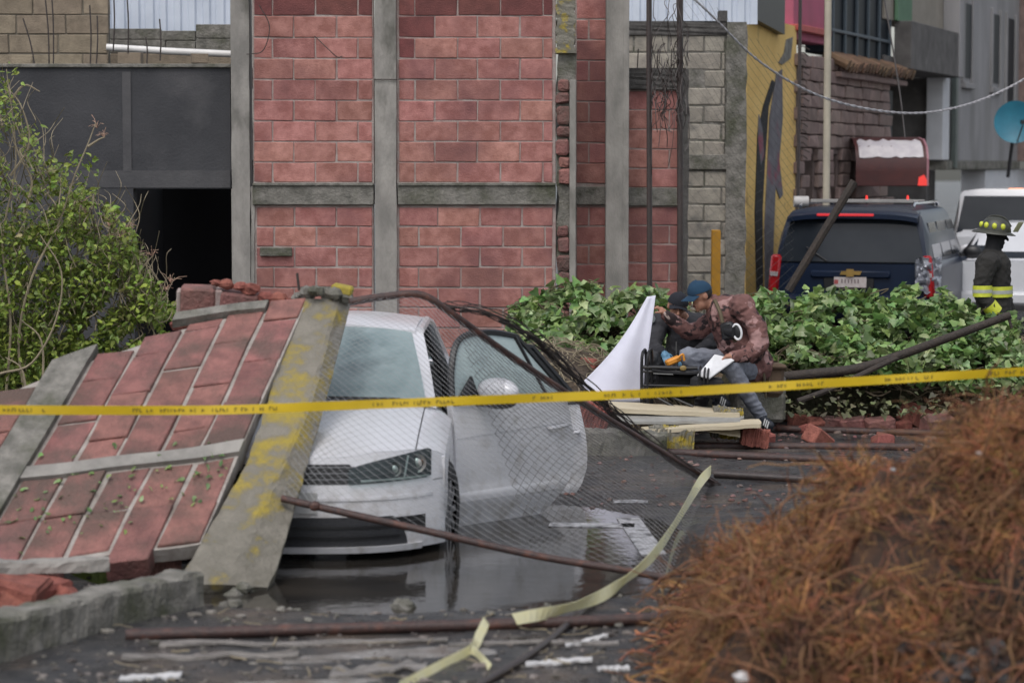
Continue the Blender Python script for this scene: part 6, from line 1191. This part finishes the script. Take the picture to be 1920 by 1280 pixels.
for a, b in (((1250, 740), (1300, 762)), ((1232, 745), (1268, 765)), ((1210, 735), (1300, 742))): mb = MB(); mb.tube([m_(*a, YS_ - .03), m_(*b, YS_ - .1)], .012, 8); mb.build('strut', M_blackp, ST_)
mb = MB(); mb.ball(m_(1281, 690, YS_ - .02), (.028, .012, .022), 10); mb.build('latch', mat('brass_latch', (.28, .19, .06), None, 9, .5, .1), ST_)
mb = MB(); mb.slab(lambda u, v: m_(lerp(1225, 1262, u), 699 + 2 * u, YS_ - .02 + .1 * v), 4, 2, (0, 0, -.006)); mb.build('label_strip', mat('grey_label', (.3, .3, .3), None, 9, .6, 0), ST_)
# black case with papers on the man's lap
CB = thing('clipboard', 'white papers on a clipboard with black clips on the man\'s knee', 'clipboard', m_(1345, 690, -.4)); c4 = [m_(1308, 702, -.55), m_(1330, 708, -.58), m_(1378, 673, -.34), m_(1340, 664, -.36)]
mb = MB(); mb.prism([p + Vector((0, .01, -.012)) for p in c4], (0, 0, -.008)); mb.build('board', M_blackp, CB); mb = MB(); mb.prism(c4, (0, 0, -.010)); mb.build('papers', mat('white_paper', (.78, .78, .80), None, 9, .7, .05), CB)
for k in (.15, .55, .85): a = c4[0].lerp(c4[1], k); mb = MB(); mb.tube(spl([a + Vector((0, -.01, -.05)), a + Vector((0, -.02, .02)), a + Vector((.015, .08, .06)), a + Vector((.02, .12, .02))], 4), .009, 6); mb.build('clip', M_blackp, CB)
mb = MB(); mb.box(m_(1325, 725, -.42), (.24, .2, .16), Euler((0, .1, .3)), .03); tag(mb.build('case', M_blk), 'black box under the clipboard between the man\'s knees', 'case')
mb = MB(); mb.box(m_(1262, 676, -.2), (.13, .08, .05), Euler((0, R(-22), .2)), .012); mb.tube(spl([m_(1270, 672, -.24), m_(1280, 664, -.24), m_(1283, 676, -.24)], 4), .01, 6); tag(mb.build('tool', mat('orange_plastic', (.70, .28, .03), None, 9, .5, .05)), 'orange plastic tool beside the blue glove', 'tool')
# brown bag behind the man and his seat
BG = thing('bag', 'brown canvas bag standing right of the seated man', 'bag', m_(1448, 740, .2)); mb = MB(); mb.box(m_(1446, 712, .25), (.18, .2, .28), Euler((0, .05, .2)), .04); mb.build('pouch', mat('brown_canvas', (.13, .085, .055), (.09, .06, .04), 9, .9, .3), BG); mb = MB(); mb.box(m_(1448, 686, .22), (.2, .22, .05), Euler((0, .05, .2)), .02); mb.build('flap', _mats['brown_canvas'], BG); mb = MB(); mb.tube(spl([m_(1424, 660, .1), m_(1432, 700, .06), m_(1436, 745, .1)], 5), .012, 6); mb.build('strap', _mats['khaki_strap'], BG)
mb = MB(); mb.box(m_(1420, 745, .32), (.42, .3, .40), Euler((0, 0, .2)), .03); tag(mb.build('concrete_block', M_concd), 'mossy concrete block the man sits on', 'block')
# boards in front of them
M_bd = mat('cream_board', (.56, .49, .36), (.46, .39, .27), 9, .7, .15, 50, stretch=(.3, 2, 2)); M_bg_ = mat('grey_wet_board', (.34, .34, .32), (.26, .25, .235), 7, .55, .2, 40)
def board(c4, th, m, lab): mb = MB(); rs = random.Random(int(th * 1e4)); mb.slab(lambda u, v: c4[0].lerp(c4[1], u).lerp(c4[3].lerp(c4[2], u), v) + Vector((0, 0, .008 * mnoise.noise(Vector((u * 6, v * 3, th * 99))))) + Vector((.03 * mnoise.noise(Vector((v * 9, 1, th * 77))), 0, 0)) * (u > .9), 16, 4, (0, 0, -th)); return tag(mb.build('board', m), lab, 'board')
board([m_(1150, 765, -.75), m_(1385, 775, -.75), m_(1380, 765, -.35), m_(1140, 752, -.45)], .035, M_bd, 'cream board on top of the broken panel heap')
board([m_(1160, 790, -.95), m_(1392, 790, -.95), m_(1390, 775, -.6), m_(1150, 772, -.6)], .02, M_bg_, 'grey wet board under the cream board')
board([m_(1205, 806, -1.1), m_(1424, 795, -1.1), m_(1424, 785, -.85), m_(1200, 797, -.85)], .030, M_bd, 'lower cream board reaching to the man\'s shoe')
board([m_(1295, 800, -1.0), m_(1386, 818, -1.0), m_(1388, 797, -.9), m_(1300, 795, -.9)], .01, M_bd, 'thin bent cream sheet hanging below the boards')
# painted kerb piece and slabs near the boards
beam(m_(1080, 825, -1.2), m_(1250, 835, -1.25), .22, .20, 'concrete_beam', M_concd, 'broken grey concrete piece left under the boards', seed=31)
beam(m_(1215, 822, -1.0), m_(1300, 826, -1.0), .2, .22, 'kerb_piece', M_concy, 'kerb piece with worn yellow paint under the boards', 'kerb', seed=32)
beam(m_(1335, 790, -.6), m_(1390, 795, -.6), .2, .24, 'kerb_piece', M_concy, 'yellowish concrete lump beside the man\'s shoe', 'kerb', seed=33)
beam(m_(1085, 770, -.6), m_(1140, 790, -.6), .25, .2, 'block_piece', M_brickb, 'red brick slab left of the board heap', 'rubble', seed=34)
beam(m_(1390, 815, -.9), m_(1440, 822, -.9), .18, .14, 'block_piece', M_brickb, 'dark red block just below the lower board end', 'rubble', seed=35)
for i in range(7):
    rock(1450 + i * 38, 745 + (i % 3) * 12, .07 + .02 * (i % 2), M_concd, ['grey rubble stone right of the brown bag', 'second grey stone right of the brown bag', 'rubble stone under the fork of the branch', 'flat rubble stone below the branch middle', 'small rubble stone below the ivy heap', 'lone grey stone before the ivy heap', 'rightmost grey stone below the ivy heap'][i], .04, seed=50 + i)
